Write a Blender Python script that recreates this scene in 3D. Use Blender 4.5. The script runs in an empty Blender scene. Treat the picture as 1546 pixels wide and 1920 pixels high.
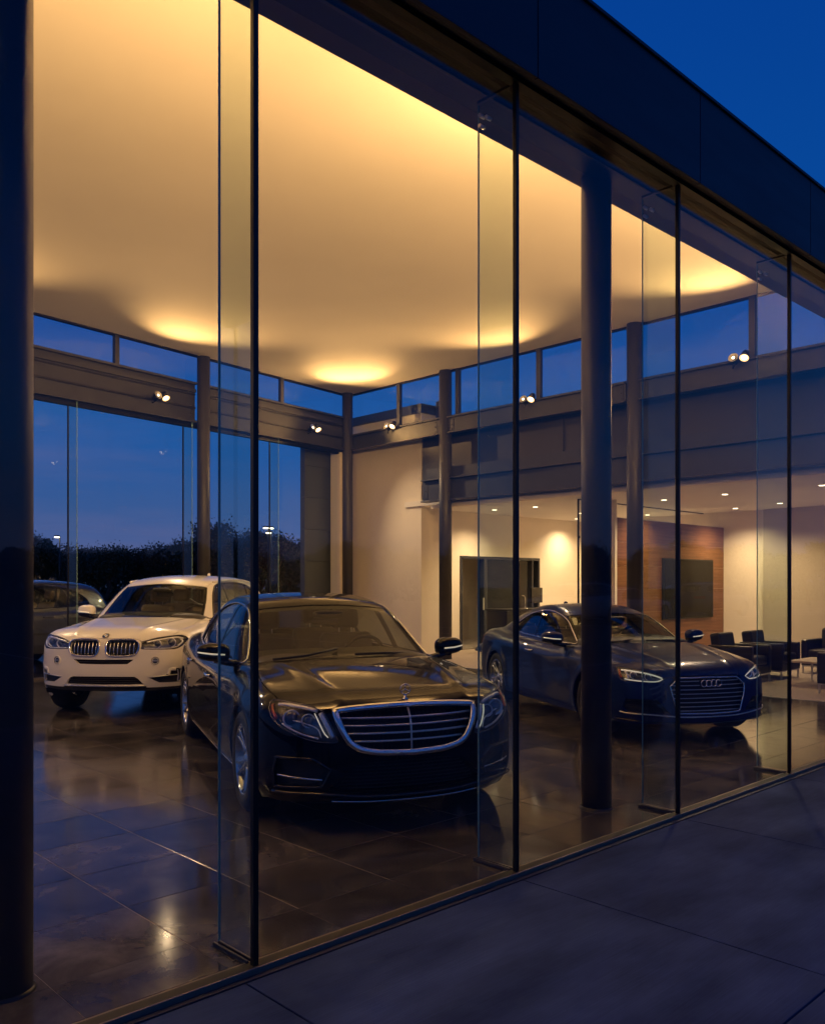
# Glass-fronted car showroom at dusk.  World: X along the glass front, Y into the building, Z up.
import bpy, bmesh, math, random
import numpy as np
from mathutils import Vector, Matrix, geometry
R = math.radians
rnd = random.Random(7)
sc = bpy.context.scene
col = sc.collection
# ------------------------------------------------------------------ camera
cd = bpy.data.cameras.new('camera'); cam = bpy.data.objects.new('camera', cd); col.objects.link(cam)
cam.location = (0, -3.04, 1.59); cam.rotation_euler = (R(90), 0, R(-(90 - 46.3)) )
cam.rotation_euler = (R(90), 0, -math.atan2(0.691, 0.723))
cd.sensor_fit = 'HORIZONTAL'; cd.sensor_width = 36; cd.lens = 36 * 1620 / 1546
cd.shift_y = 135 / 1546; cd.clip_end = 900; cd.clip_start = .05
sc.camera = cam
# ------------------------------------------------------------------ dusk sky
w = bpy.data.worlds.new('World'); sc.world = w; w.use_nodes = True
nt = w.node_tree; nt.nodes.clear()
N = nt.nodes.new; L = nt.links.new
out = N('ShaderNodeOutputWorld'); bg = N('ShaderNodeBackground'); tc = N('ShaderNodeTexCoord'); sx = N('ShaderNodeSeparateXYZ')
cr = N('ShaderNodeValToRGB'); L(tc.outputs['Generated'], sx.inputs[0]); L(sx.outputs['Z'], cr.inputs[0])
cr.color_ramp.interpolation = 'EASE'
E = cr.color_ramp.elements
E[0].position = 0; E[0].color = (.050, .085, .22, 1); E[1].position = 1; E[1].color = (.0015, .040, .235, 1)
for p, c in [(.07, (.036, .085, .25, 1)), (.16, (.012, .078, .28, 1)), (.32, (.0018, .050, .25, 1)), (.6, (.0011, .038, .225, 1))]:
    e = E.new(p); e.color = c
mp = N('ShaderNodeMapping'); mp.inputs['Scale'].default_value = (1.2, 1.2, 9); L(tc.outputs['Generated'], mp.inputs[0])
nz = N('ShaderNodeTexNoise'); nz.inputs['Scale'].default_value = 1.7; nz.inputs['Detail'].default_value = 6; nz.inputs['Roughness'].default_value = .55
L(mp.outputs[0], nz.inputs[0])
c2 = N('ShaderNodeValToRGB'); c2.color_ramp.elements[0].position = .43; c2.color_ramp.elements[1].position = .70; L(nz.outputs[0], c2.inputs[0])
c3 = N('ShaderNodeValToRGB'); c3.color_ramp.elements[0].position = .02; c3.color_ramp.elements[0].color = (.8,.8,.8,1); c3.color_ramp.elements[1].position = .38; c3.color_ramp.elements[1].color = (0,0,0,1)
L(sx.outputs['Z'], c3.inputs[0])
mu = N('ShaderNodeMath'); mu.operation = 'MULTIPLY'; L(c2.outputs[0], mu.inputs[0]); L(c3.outputs[0], mu.inputs[1])
mx = N('ShaderNodeMix'); mx.data_type = 'RGBA'; L(mu.outputs[0], mx.inputs['Factor']); L(cr.outputs[0], mx.inputs[6]); mx.inputs[7].default_value = (.10, .105, .24, 1)
az = N('ShaderNodeMapRange'); az.inputs[1].default_value = -.9; az.inputs[2].default_value = .5; az.inputs[3].default_value = .85; az.inputs[4].default_value = 1.0; L(sx.outputs['Y'], az.inputs[0])
sm = N('ShaderNodeVectorMath'); sm.operation = 'SCALE'; L(mx.outputs[2], sm.inputs[0]); L(az.outputs[0], sm.inputs['Scale']); L(sm.outputs[0], bg.inputs[0]); bg.inputs[1].default_value = 1.3; L(bg.outputs[0], out.inputs[0])
# ------------------------------------------------------------------ picture settings
sc.view_settings.view_transform = 'Standard'; sc.view_settings.look = 'None'; sc.view_settings.exposure = 0; sc.view_settings.gamma = 1
sc.render.engine = 'CYCLES'
cy = sc.cycles; cy.use_denoising = True; cy.max_bounces = 12; cy.diffuse_bounces = 4; cy.glossy_bounces = 6; cy.transparent_max_bounces = 24
cy.transmission_bounces = 6; cy.sample_clamp_indirect = 6; cy.sample_clamp_direct = 0; cy.caustics_reflective = False; cy.caustics_refractive = False

# ------------------------------------------------------------------ materials
def mat(name, base=(.5,.5,.5), rough=.5, metal=0, coat=0, coatr=.03, spec=.5, emit=None, es=0, noise=None, bump=None, sheen=0, flake=0, ior=1.5):
    m = bpy.data.materials.new(name); m.use_nodes = True; t = m.node_tree; b = t.nodes['Principled BSDF']
    b.inputs['Base Color'].default_value = (*base, 1); b.inputs['Roughness'].default_value = rough; b.inputs['Metallic'].default_value = metal
    b.inputs['Coat Weight'].default_value = coat; b.inputs['Coat IOR'].default_value = 1.4; b.inputs['Coat Roughness'].default_value = coatr; b.inputs['Specular IOR Level'].default_value = spec
    b.inputs['IOR'].default_value = ior
    if sheen: b.inputs['Sheen Weight'].default_value = sheen
    if emit: b.inputs['Emission Color'].default_value = (*emit, 1); b.inputs['Emission Strength'].default_value = es
    if noise or bump:
        c = t.nodes.new('ShaderNodeTexCoord')
    if noise:      # (scale, amount, detail, stretch, rough amount)
        s, a, d, st, ra = noise
        mpn = t.nodes.new('ShaderNodeMapping'); mpn.inputs['Scale'].default_value = st; t.links.new(c.outputs['Object'], mpn.inputs[0])
        n = t.nodes.new('ShaderNodeTexNoise'); n.inputs['Scale'].default_value = s; n.inputs['Detail'].default_value = d; n.inputs['Roughness'].default_value = .6
        t.links.new(mpn.outputs[0], n.inputs[0])
        r = t.nodes.new('ShaderNodeValToRGB'); r.color_ramp.elements[0].position = .3; r.color_ramp.elements[1].position = .7
        r.color_ramp.elements[0].color = (*[max(0, v * (1 - a)) for v in base], 1); r.color_ramp.elements[1].color = (*[min(1, v * (1 + a)) for v in base], 1)
        t.links.new(n.outputs[0], r.inputs[0]); t.links.new(r.outputs[0], b.inputs['Base Color'])
        if ra:
            q = t.nodes.new('ShaderNodeMapRange'); q.inputs[1].default_value = .3; q.inputs[2].default_value = .7
            q.inputs[3].default_value = max(.02, rough - ra); q.inputs[4].default_value = rough + ra; t.links.new(n.outputs[0], q.inputs[0]); t.links.new(q.outputs[0], b.inputs['Roughness'])
    if bump:       # (scale, strength, distance)
        n2 = t.nodes.new('ShaderNodeTexNoise'); n2.inputs['Scale'].default_value = bump[0]; n2.inputs['Detail'].default_value = 4; t.links.new(c.outputs['Object'], n2.inputs[0])
        bp = t.nodes.new('ShaderNodeBump'); bp.inputs['Strength'].default_value = bump[1]; bp.inputs['Distance'].default_value = bump[2]
        t.links.new(n2.outputs[0], bp.inputs['Height']); t.links.new(bp.outputs[0], b.inputs['Normal'])
    if flake:
        c = t.nodes.new('ShaderNodeTexCoord'); v = t.nodes.new('ShaderNodeTexVoronoi'); v.inputs['Scale'].default_value = 900; t.links.new(c.outputs['Object'], v.inputs[0])
        hs = t.nodes.new('ShaderNodeMix'); hs.data_type = 'RGBA'; hs.inputs[6].default_value = (*base, 1); hs.inputs[7].default_value = (*[min(1, q * 2.2 + .01) for q in base], 1)
        mr = t.nodes.new('ShaderNodeMath'); mr.operation = 'GREATER_THAN'; mr.inputs[1].default_value = .8; sp = t.nodes.new('ShaderNodeSeparateColor'); t.links.new(v.outputs['Color'], sp.inputs[0])
        t.links.new(sp.outputs[0], mr.inputs[0]); ml = t.nodes.new('ShaderNodeMath'); ml.operation = 'MULTIPLY'; ml.inputs[1].default_value = flake; t.links.new(mr.outputs[0], ml.inputs[0])
        t.links.new(ml.outputs[0], hs.inputs['Factor']); t.links.new(hs.outputs[2], b.inputs['Base Color'])
    return m
def glass(name, tint=(1,1,1), f0=1.5, rough=0.0, boost=1.0):
    m = bpy.data.materials.new(name); m.use_nodes = True; t = m.node_tree; t.nodes.clear()
    o = t.nodes.new('ShaderNodeOutputMaterial'); mxs = t.nodes.new('ShaderNodeMixShader'); tr = t.nodes.new('ShaderNodeBsdfTransparent'); gl = t.nodes.new('ShaderNodeBsdfGlossy')
    fr = t.nodes.new('ShaderNodeFresnel'); fr.inputs[0].default_value = f0
    gm = t.nodes.new('ShaderNodeNewGeometry'); iv = t.nodes.new('ShaderNodeMath'); iv.operation = 'MULTIPLY'; iv.inputs[1].default_value = boost; iv.use_clamp = True
    # the same reflectance from either side of a pane
    lw = t.nodes.new('ShaderNodeLayerWeight'); rp = t.nodes.new('ShaderNodeMapRange')
    ds = t.nodes.new('ShaderNodeVectorMath'); ds.operation = 'DOT_PRODUCT'; t.links.new(gm.outputs['Incoming'], ds.inputs[0]); t.links.new(gm.outputs['Normal'], ds.inputs[1])
    ab = t.nodes.new('ShaderNodeMath'); ab.operation = 'ABSOLUTE'; t.links.new(ds.outputs['Value'], ab.inputs[0])
    om = t.nodes.new('ShaderNodeMath'); om.operation = 'SUBTRACT'; om.inputs[0].default_value = 1; t.links.new(ab.outputs[0], om.inputs[1])
    pw = t.nodes.new('ShaderNodeMath'); pw.operation = 'POWER'; pw.inputs[1].default_value = 5; t.links.new(om.outputs[0], pw.inputs[0])
    f = ((f0 - 1) / (f0 + 1)) ** 2
    ma = t.nodes.new('ShaderNodeMath'); ma.operation = 'MULTIPLY_ADD'; ma.inputs[1].default_value = 1 - f; ma.inputs[2].default_value = f; t.links.new(pw.outputs[0], ma.inputs[0])
    t.links.new(ma.outputs[0], iv.inputs[0]); t.links.new(iv.outputs[0], mxs.inputs[0])
    for x in (fr, lw, rp): t.nodes.remove(x)
    tr.inputs[0].default_value = (*tint, 1); gl.inputs['Roughness'].default_value = rough; gl.inputs[0].default_value = (1,1,1,1)
    t.links.new(tr.outputs[0], mxs.inputs[1]); t.links.new(gl.outputs[0], mxs.inputs[2]); t.links.new(mxs.outputs[0], o.inputs[0])
    return m
M = dict(glow=mat('lit reflector', (.9,.6,.3), .4, emit=(1,.55,.20), es=2.5),
 rearglass=glass('rear glass', (.93,.96,.96), 1.52, 0, .55), glass=glass('facade glass', (.94,.965,.95), 1.52, 0, 1.3), fin=glass('fin glass', (.78,.88,.82), 1.52, 0, 1.6),
 glass_edge=mat('glass edge', (.25,.42,.36), .2, emit=None), clerestory=glass('clerestory glass', (.93,.96,.97), 1.5, 0, 1.0),
 tile=None, steel=mat('painted steel', (.030,.032,.044), .42, .0, noise=(3,.12,3,(1,1,1),.06)),
 column=mat('column paint', (.038,.038,.048), .45, 0, noise=(2,.1,3,(1,1,1),.05)),
 dark=mat('dark anodised', (.012,.012,.014), .35, .3), blackgap=mat('black sealant', (.004,.004,.005), .6),
 fascia=mat('fascia panel', (.016,.022,.040), .5, .1, noise=(1.3,.15,4,(1,1,6),.05)),
 soffit=mat('soffit metal', (.05,.042,.034), .45, .2), header=mat('header metal', (.11,.08,.055), .5, .1),
 ceiling=mat('ceiling paint', (.80,.76,.70), .8, noise=(.6,.03,3,(1,1,1),0), bump=(2.2,.15,.02)),
 cream=mat('cream plaster', (.84,.76,.64), .8, noise=(1.2,.04,4,(1,1,1),0), bump=(60,.1,.002)),
 tan=mat('tan plaster', (.52,.45,.36), .8, noise=(1.2,.04,4,(1,1,1),0)),
 beige=mat('metal strip', (.24,.20,.17), .4, .6), carpet=mat('carpet', (.30,.235,.175), .95, noise=(26,.35,5,(.35,3.2,1),0), bump=(180,.5,.004), sheen=.3),
 grout=mat('grout', (.30,.25,.20), .8), panel=mat('upper wall panel', (.042,.040,.050), .5, .1, noise=(1,.12,3,(1,1,1),.05)),
 leather=mat('black leather', (.016,.015,.014), .38, coat=.1, bump=(120,.15,.002)), chrome=mat('chrome', (.86,.86,.87), .07, 1), satin=mat('satin metal', (.78,.77,.76), .30, .85),
 tabletop=mat('stone table top', (.45,.38,.31), .35), cladding=mat('grey cladding', (.07,.085,.115), .5, noise=(1,.08,3,(1,1,1),.03)),
 concrete=None, screen=mat('screen glass', (.006,.006,.007), .2, spec=.15), white=mat('white plastic', (.75,.72,.65), .5),
 desk=mat('dark desk', (.022,.018,.015), .3), bark=mat('bark', (.04,.03,.024), .9), leaf=mat('leaf', (.045,.060,.030), .7), leaf2=mat('autumn leaf', (.075,.055,.030), .7),
 bulb=mat('lamp face', (1,.9,.7), .5, emit=(1,.80,.50), es=11), down=mat('downlight face', (1,.9,.7), .5, emit=(1,.80,.52), es=9),
 tyre=mat('tyre rubber', (.012,.012,.013), .75, noise=(30,.2,2,(1,1,1),0)), rim=mat('alloy', (.62,.62,.63), .2, .9, coat=.5), rimd=mat('brake steel', (.3,.3,.3), .35, .9),
 black=mat('gloss black trim', (.006,.006,.007), .12, coat=.6), plastic=mat('black plastic', (.012,.012,.012), .55), void=mat('dark cavity', (.004,.004,.004), .9),
 lens=glass('lamp lens', (.96,.97,1.0), 1.5, .0, 1.3), reflector=mat('lamp reflector', (.88,.88,.90), .34, .55), lampwhite=mat('light guide with reflection glow', (.9,.88,.82), .25, 0, coat=1, emit=(1,.85,.6), es=.45),  # unlit strips; their faint emission stands in for reflected room light
 amber=mat('amber marker', (.55,.05,.01), .2, coat=1), lampdark=mat('lamp bezel', (.11,.115,.13), .22, .6, coat=.5), projector=mat('projector lens', (.06,.08,.13), .03, .2, coat=1),
 red=mat('tail lamp', (.25,.005,.004), .12, coat=1), seat=mat('seat leather', (.035,.028,.024), .5), seatb=mat('beige leather', (.30,.22,.14), .5), dash=mat('dashboard', (.030,.026,.023), .55),
 mesh=mat('grille mesh', (.006,.006,.007), .4, .3), slat=mat('dark chrome slat', (.62,.60,.57), .22, 1), blue=mat('badge blue', (.02,.12,.45), .2, coat=1), badgewhite=mat('badge white', (.8,.8,.8), .3, coat=1),
)
P_BLACK = mat('black metallic paint', (.0022,.0020,.0020), .30, .0, spec=.04, coat=.85, coatr=.010)
P_WHITE = mat('white paint', (.82,.80,.77), .30, 0, coat=1, coatr=.015)
P_BLUE = mat('navy metallic paint', (.005,.016,.090), .28, .1, spec=.08, coat=.5, coatr=.012, flake=.3)
P_GREY = mat('grey metallic paint', (.075,.078,.085), .28, .6, coat=1, coatr=.02, flake=.5)
P_SILVER = mat('silver metallic paint', (.34,.35,.38), .28, .6, coat=1, coatr=.02, flake=.5)
G_CAR = glass('car windscreen', (.62,.66,.60), 1.52, 0, 1.0)
G_SIDE = glass('car side glass', (.60,.64,.62), 1.52, 0, 1.2)

def m_tile():
    m = mat('stone tile', (.045,.038,.034), .2); t = m.node_tree; b = t.nodes['Principled BSDF']; N = t.nodes.new; L = t.links.new
    g = N('ShaderNodeNewGeometry'); oi = N('ShaderNodeObjectInfo')
    ad = N('ShaderNodeVectorMath'); ad.operation = 'MULTIPLY_ADD'; ad.inputs[1].default_value = (1,1,1)
    L(g.outputs['Position'], ad.inputs[0]); cmb = N('ShaderNodeCombineXYZ'); ml = N('ShaderNodeMath'); ml.operation = 'MULTIPLY'; ml.inputs[1].default_value = 37
    L(oi.outputs['Random'], ml.inputs[0]); L(ml.outputs[0], cmb.inputs[0]); L(ml.outputs[0], cmb.inputs[2]); L(cmb.outputs[0], ad.inputs[2])
    n = N('ShaderNodeTexNoise'); n.inputs['Scale'].default_value = 2.6; n.inputs['Detail'].default_value = 9; n.inputs['Roughness'].default_value = .62; n.inputs['Distortion'].default_value = .5; L(ad.outputs[0], n.inputs[0])
    r = N('ShaderNodeValToRGB'); e = r.color_ramp.elements; e[0].position = .32; e[0].color = (.030,.027,.026,1); e[1].position = .72; e[1].color = (.135,.120,.105,1)
    q = e.new(.5); q.color = (.064,.057,.052,1); L(n.outputs[0], r.inputs[0])
    hv = N('ShaderNodeHueSaturation'); mr = N('ShaderNodeMapRange'); mr.inputs[3].default_value = .72; mr.inputs[4].default_value = 1.3; L(oi.outputs['Random'], mr.inputs[0]); L(mr.outputs[0], hv.inputs['Value']); L(r.outputs[0], hv.inputs['Color'])
    L(hv.outputs[0], b.inputs['Base Color'])
    r2 = N('ShaderNodeMapRange'); r2.inputs[1].default_value = .3; r2.inputs[2].default_value = .7; r2.inputs[3].default_value = .09; r2.inputs[4].default_value = .15; L(n.outputs[0], r2.inputs[0]); L(r2.outputs[0], b.inputs['Roughness'])
    n3 = N('ShaderNodeTexNoise'); n3.inputs['Scale'].default_value = 45; n3.inputs['Detail'].default_value = 5; L(ad.outputs[0], n3.inputs[0])
    bp = N('ShaderNodeBump'); bp.inputs['Strength'].default_value = .025; bp.inputs['Distance'].default_value = .004; L(n3.outputs[0], bp.inputs['Height']); L(bp.outputs[0], b.inputs['Normal'])
    b.inputs['Specular IOR Level'].default_value = .55
    return m
def m_conc():
    m = mat('concrete', (.2,.2,.2), .9, spec=.12); t = m.node_tree; b = t.nodes['Principled BSDF']; N = t.nodes.new; L = t.links.new
    g = N('ShaderNodeNewGeometry'); mp = N('ShaderNodeMapping'); mp.inputs['Scale'].default_value = (.7, 1.6, 1); mp.inputs['Rotation'].default_value = (0,0,.35); L(g.outputs['Position'], mp.inputs[0])
    n = N('ShaderNodeTexNoise'); n.inputs['Scale'].default_value = 1.6; n.inputs['Detail'].default_value = 8; n.inputs['Roughness'].default_value = .55; L(mp.outputs[0], n.inputs[0])
    r = N('ShaderNodeValToRGB'); e = r.color_ramp.elements; e[0].position = .36; e[0].color = (.028,.048,.105,1); e[1].position = .68; e[1].color = (.068,.106,.205,1); L(n.outputs[0], r.inputs[0])  # blue of the dusk sky light is put into the slab colour
    m2 = N('ShaderNodeMapping'); m2.inputs['Scale'].default_value = (3, 160, 1); m2.inputs['Rotation'].default_value = (0,0,.12); L(g.outputs['Position'], m2.inputs[0])
    n2 = N('ShaderNodeTexNoise'); n2.inputs['Scale'].default_value = 1; n2.inputs['Detail'].default_value = 4; L(m2.outputs[0], n2.inputs[0])
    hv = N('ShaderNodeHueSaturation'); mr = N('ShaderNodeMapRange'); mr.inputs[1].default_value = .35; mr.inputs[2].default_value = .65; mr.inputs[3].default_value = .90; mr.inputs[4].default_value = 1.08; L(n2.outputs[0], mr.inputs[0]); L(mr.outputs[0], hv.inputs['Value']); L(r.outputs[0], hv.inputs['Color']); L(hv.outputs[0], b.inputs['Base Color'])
    bp = N('ShaderNodeBump'); bp.inputs['Strength'].default_value = .35; bp.inputs['Distance'].default_value = .003; L(n2.outputs[0], bp.inputs['Height']); L(bp.outputs[0], b.inputs['Normal'])
    return m
def m_wood():
    m = mat('wood veneer', (.2,.08,.03), .4); t = m.node_tree; b = t.nodes['Principled BSDF']; N = t.nodes.new; L = t.links.new
    g = N('ShaderNodeNewGeometry'); mp = N('ShaderNodeMapping'); mp.inputs['Scale'].default_value = (.5, 1, 14); L(g.outputs['Position'], mp.inputs[0])
    n = N('ShaderNodeTexNoise'); n.inputs['Scale'].default_value = 2.2; n.inputs['Detail'].default_value = 8; n.inputs['Distortion'].default_value = .6; L(mp.outputs[0], n.inputs[0])
    r = N('ShaderNodeValToRGB'); e = r.color_ramp.elements; e[0].position = .35; e[0].color = (.15,.060,.026,1); e[1].position = .66; e[1].color = (.24,.105,.048,1); L(n.outputs[0], r.inputs[0]); L(r.outputs[0], b.inputs['Base Color'])
    return m
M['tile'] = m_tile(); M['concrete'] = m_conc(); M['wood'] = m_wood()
M['asphalt'] = mat('asphalt', (.05,.05,.052), .85, noise=(8,.3,6,(1,1,1),0), bump=(90,.4,.01)); M['grass'] = mat('grass', (.03,.045,.018), .9, noise=(2,.4,6,(1,1,1),0))
M['line'] = mat('road paint', (.6,.6,.58), .7)

# ------------------------------------------------------------------ building blocks
def tag(o, label=None, cat=None, group=None, kind=None):
    if label: o['label'] = label
    if cat: o['category'] = cat
    if group: o['group'] = group
    if kind: o['kind'] = kind
    return o
def empty(name, loc=(0,0,0), rz=0, **k):
    o = bpy.data.objects.new(name, None); o.location = loc; o.rotation_euler = (0,0,rz); o.empty_display_size = .2; col.objects.link(o); return tag(o, **k)
def link(name, me, m=None, parent=None, **k):
    if m is not None and not me.materials: me.materials.append(m)
    o = bpy.data.objects.new(name, me); col.objects.link(o)
    if parent: o.parent = parent
    return tag(o, **k)
class MB:
    """collects primitives into one mesh"""
    def __init__(s): s.bm = bmesh.new()
    def box(s, a, b, bev=0, seg=2):
        bm = s.bm; x0,y0,z0 = [min(p,q) for p,q in zip(a,b)]; x1,y1,z1 = [max(p,q) for p,q in zip(a,b)]
        v = [bm.verts.new(p) for p in ((x0,y0,z0),(x1,y0,z0),(x1,y1,z0),(x0,y1,z0),(x0,y0,z1),(x1,y0,z1),(x1,y1,z1),(x0,y1,z1))]
        f = [bm.faces.new([v[i] for i in q]) for q in ((3,2,1,0),(4,5,6,7),(0,1,5,4),(1,2,6,5),(2,3,7,6),(3,0,4,7))]
        if bev:
            e = list({ed for fc in f for ed in fc.edges})
            bmesh.ops.bevel(bm, geom=e, offset=bev, segments=seg, affect='EDGES', profile=.5)
        return s
    def cyl(s, p0, p1, r0, r1=None, n=24, cap=True, smooth=True):
        bm = s.bm; p0 = Vector(p0); p1 = Vector(p1); d = (p1 - p0).normalized(); a = d.orthogonal().normalized(); b = d.cross(a); r1 = r0 if r1 is None else r1
        A = [bm.verts.new(p0 + (a*math.cos(t) + b*math.sin(t))*r0) for t in [2*math.pi*i/n for i in range(n)]]
        B = [bm.verts.new(p1 + (a*math.cos(t) + b*math.sin(t))*r1) for t in [2*math.pi*i/n for i in range(n)]]
        for i in range(n):
            f = bm.faces.new((A[i], A[(i+1)%n], B[(i+1)%n], B[i])); f.smooth = smooth
        if cap: bm.faces.new(A[::-1]); bm.faces.new(B)
        return s
    def lathe(s, prof, axis='z', n=48, c=(0,0,0), close=False):
        bm = s.bm; rings = []
        for (r, h) in prof:
            ring = []
            for i in range(n):
                t = 2*math.pi*i/n; x, y = r*math.cos(t), r*math.sin(t)
                p = (x, y, h) if axis == 'z' else (x, h, y) if axis == 'y' else (h, x, y)
                ring.append(bm.verts.new(Vector(p) + Vector(c)))
            rings.append(ring)
        m = len(rings)
        for k in range(m if close else m - 1):
            for i in range(n):
                f = bm.faces.new((rings[k][i], rings[k][(i+1)%n], rings[(k+1)%m][(i+1)%n], rings[(k+1)%m][i])); f.smooth = True
        return s
    def tube(s, pts, r, n=8, nrm=None, w=None, closed=False, cap=True):
        """sweep: round (r) or flattened: width w across, height r along nrm"""
        bm = s.bm; P = [Vector(p) for p in pts]; m = len(P); rings = []
        for i in range(m):
            a = P[(i-1) % m] if (closed or i > 0) else P[i]; b = P[(i+1) % m] if (closed or i < m-1) else P[i]
            d = (b - a); d = d.normalized() if d.length > 1e-9 else Vector((1,0,0))
            up = Vector(nrm[i]) if nrm is not None else Vector((0,0,1))
            if nrm is None and abs(d.z) > .95: up = Vector((1,0,0))
            sd = d.cross(up); sd = sd.normalized() if sd.length > 1e-6 else d.orthogonal().normalized(); up = sd.cross(d).normalized()
            rings.append([bm.verts.new(P[i] + sd*math.cos(t)*(w/2 if w else r) + up*math.sin(t)*(r/2 if w else r)) for t in [2*math.pi*j/n for j in range(n)]])
        for k in range(m if closed else m-1):
            for j in range(n):
                f = bm.faces.new((rings[k][j], rings[k][(j+1)%n], rings[(k+1)%m][(j+1)%n], rings[(k+1)%m][j])); f.smooth = True
        if cap and not closed: bm.faces.new(rings[0][::-1]); bm.faces.new(rings[-1])
        return s
    def blob(s, c, r, n=(24,16), e=(1,1), fn=None):
        """superellipsoid"""
        bm = s.bm; pw = lambda v, q: math.copysign(abs(v)**q, v); rows = []
        for i in range(n[1]+1):
            ph = -math.pi/2 + math.pi*i/n[1]; row = []
            for j in range(n[0]):
                th = 2*math.pi*j/n[0]; p = Vector((pw(math.cos(ph),e[0])*pw(math.cos(th),e[1])*r[0], pw(math.cos(ph),e[0])*pw(math.sin(th),e[1])*r[1], pw(math.sin(ph),e[0])*r[2]))
                if fn: p = Vector(fn(p))
                row.append(p + Vector(c))
            rows.append(row)
        bot = bm.verts.new(rows[0][0]); top = bm.verts.new(rows[-1][0]); V = [[bm.verts.new(p) for p in r_] for r_ in rows[1:-1]]
        for j in range(n[0]):
            k = (j+1) % n[0]
            bm.faces.new((bot, V[0][k], V[0][j])).smooth = True; bm.faces.new((top, V[-1][j], V[-1][k])).smooth = True
            for i in range(len(V)-1): bm.faces.new((V[i][j], V[i][k], V[i+1][k], V[i+1][j])).smooth = True
        return s
    def prism(s, poly, z0, z1):
        bm = s.bm; A = [bm.verts.new((x,y,z0)) for x,y in poly]; B = [bm.verts.new((x,y,z1)) for x,y in poly]; n = len(poly)
        bm.faces.new(A[::-1]); bm.faces.new(B)
        for i in range(n): bm.faces.new((A[i], A[(i+1)%n], B[(i+1)%n], B[i]))
        return s
    def xf(s, mtx): bmesh.ops.transform(s.bm, matrix=mtx, verts=s.bm.verts); return s
    def mesh(s, name, m=None, fix=True):
        if fix: bmesh.ops.recalc_face_normals(s.bm, faces=s.bm.faces)
        me = bpy.data.meshes.new(name); s.bm.to_mesh(me); s.bm.free()
        if m: me.materials.append(m)
        return me
    def build(s, name, m, parent=None, **k): return link(name, s.mesh(name, m), None, parent, **k)
def boxo(name, m, a, b, parent=None, bev=0, **k): return MB().box(a, b, bev).build(name, m, parent, **k)
def copy_tree(o, parent=None, sub=None):
    c = o.copy(); col.objects.link(c); c.parent = parent
    if sub and c.type == 'MESH':
        for sl in c.material_slots:
            if sl.material in sub:
                mm = sub[sl.material]; sl.link = 'OBJECT'; sl.material = mm
    for ch in list(o.children): copy_tree(ch, c, sub)
    return c

def _pchip(xs,ys,x):
    xs=np.array(xs,float);ys=np.array(ys,float);h=np.diff(xs);d=np.diff(ys)/h;m=np.zeros(len(xs))
    for i in range(1,len(xs)-1):
        if d[i-1]*d[i]>0:
            w1=2*h[i]+h[i-1];w2=h[i]+2*h[i-1];m[i]=(w1+w2)/(w1/d[i-1]+w2/d[i])
    m[0]=d[0];m[-1]=d[-1]
    i=np.clip(np.searchsorted(xs,x)-1,0,len(h)-1);t=(x-xs[i])/h[i];t=np.clip(t,-2,3)
    y=(2*t**3-3*t**2+1)*ys[i]+(t**3-2*t**2+t)*h[i]*m[i]+(-2*t**3+3*t**2)*ys[i+1]+(t**3-t**2)*h[i]*m[i+1]
    y=np.where(x<xs[0],ys[0]+m[0]*(x-xs[0]),y);return np.where(x>xs[-1],ys[-1]+m[-1]*(x-xs[-1]),y)
class Tab:
    """smoothed lookup table through (x,y) knots"""
    def __init__(s,pts,sig=.03):
        pts=sorted(pts);xs=[p[0] for p in pts];ys=[p[1] for p in pts]
        s.a=xs[0]-.6;s.st=.002;g=np.arange(s.a,xs[-1]+.6,s.st);v=_pchip(xs,ys,g)
        if sig>0:
            k=np.arange(-int(3*sig/s.st),int(3*sig/s.st)+1);w=np.exp(-.5*(k*s.st/sig)**2);w/=w.sum()
            n=len(k)//2;vp=np.concatenate([v[0]+(v[1]-v[0])*np.arange(-n,0),v,v[-1]+(v[-1]-v[-2])*np.arange(1,n+1)])
            v=np.convolve(vp,w,'valid')
        s.v=v
    def __call__(s,x):
        t=(x-s.a)/s.st;t=np.clip(t,0,len(s.v)-2.001);i=t.astype(int);f=t-i
        return s.v[i]*(1-f)+s.v[i+1]*f
def smax(a,b,k):
    h=np.maximum(k-np.abs(a-b),0)/k;return np.maximum(a,b)+h*h*k*.25
def smin(a,b,k): return -smax(-a,-b,k)
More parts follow.
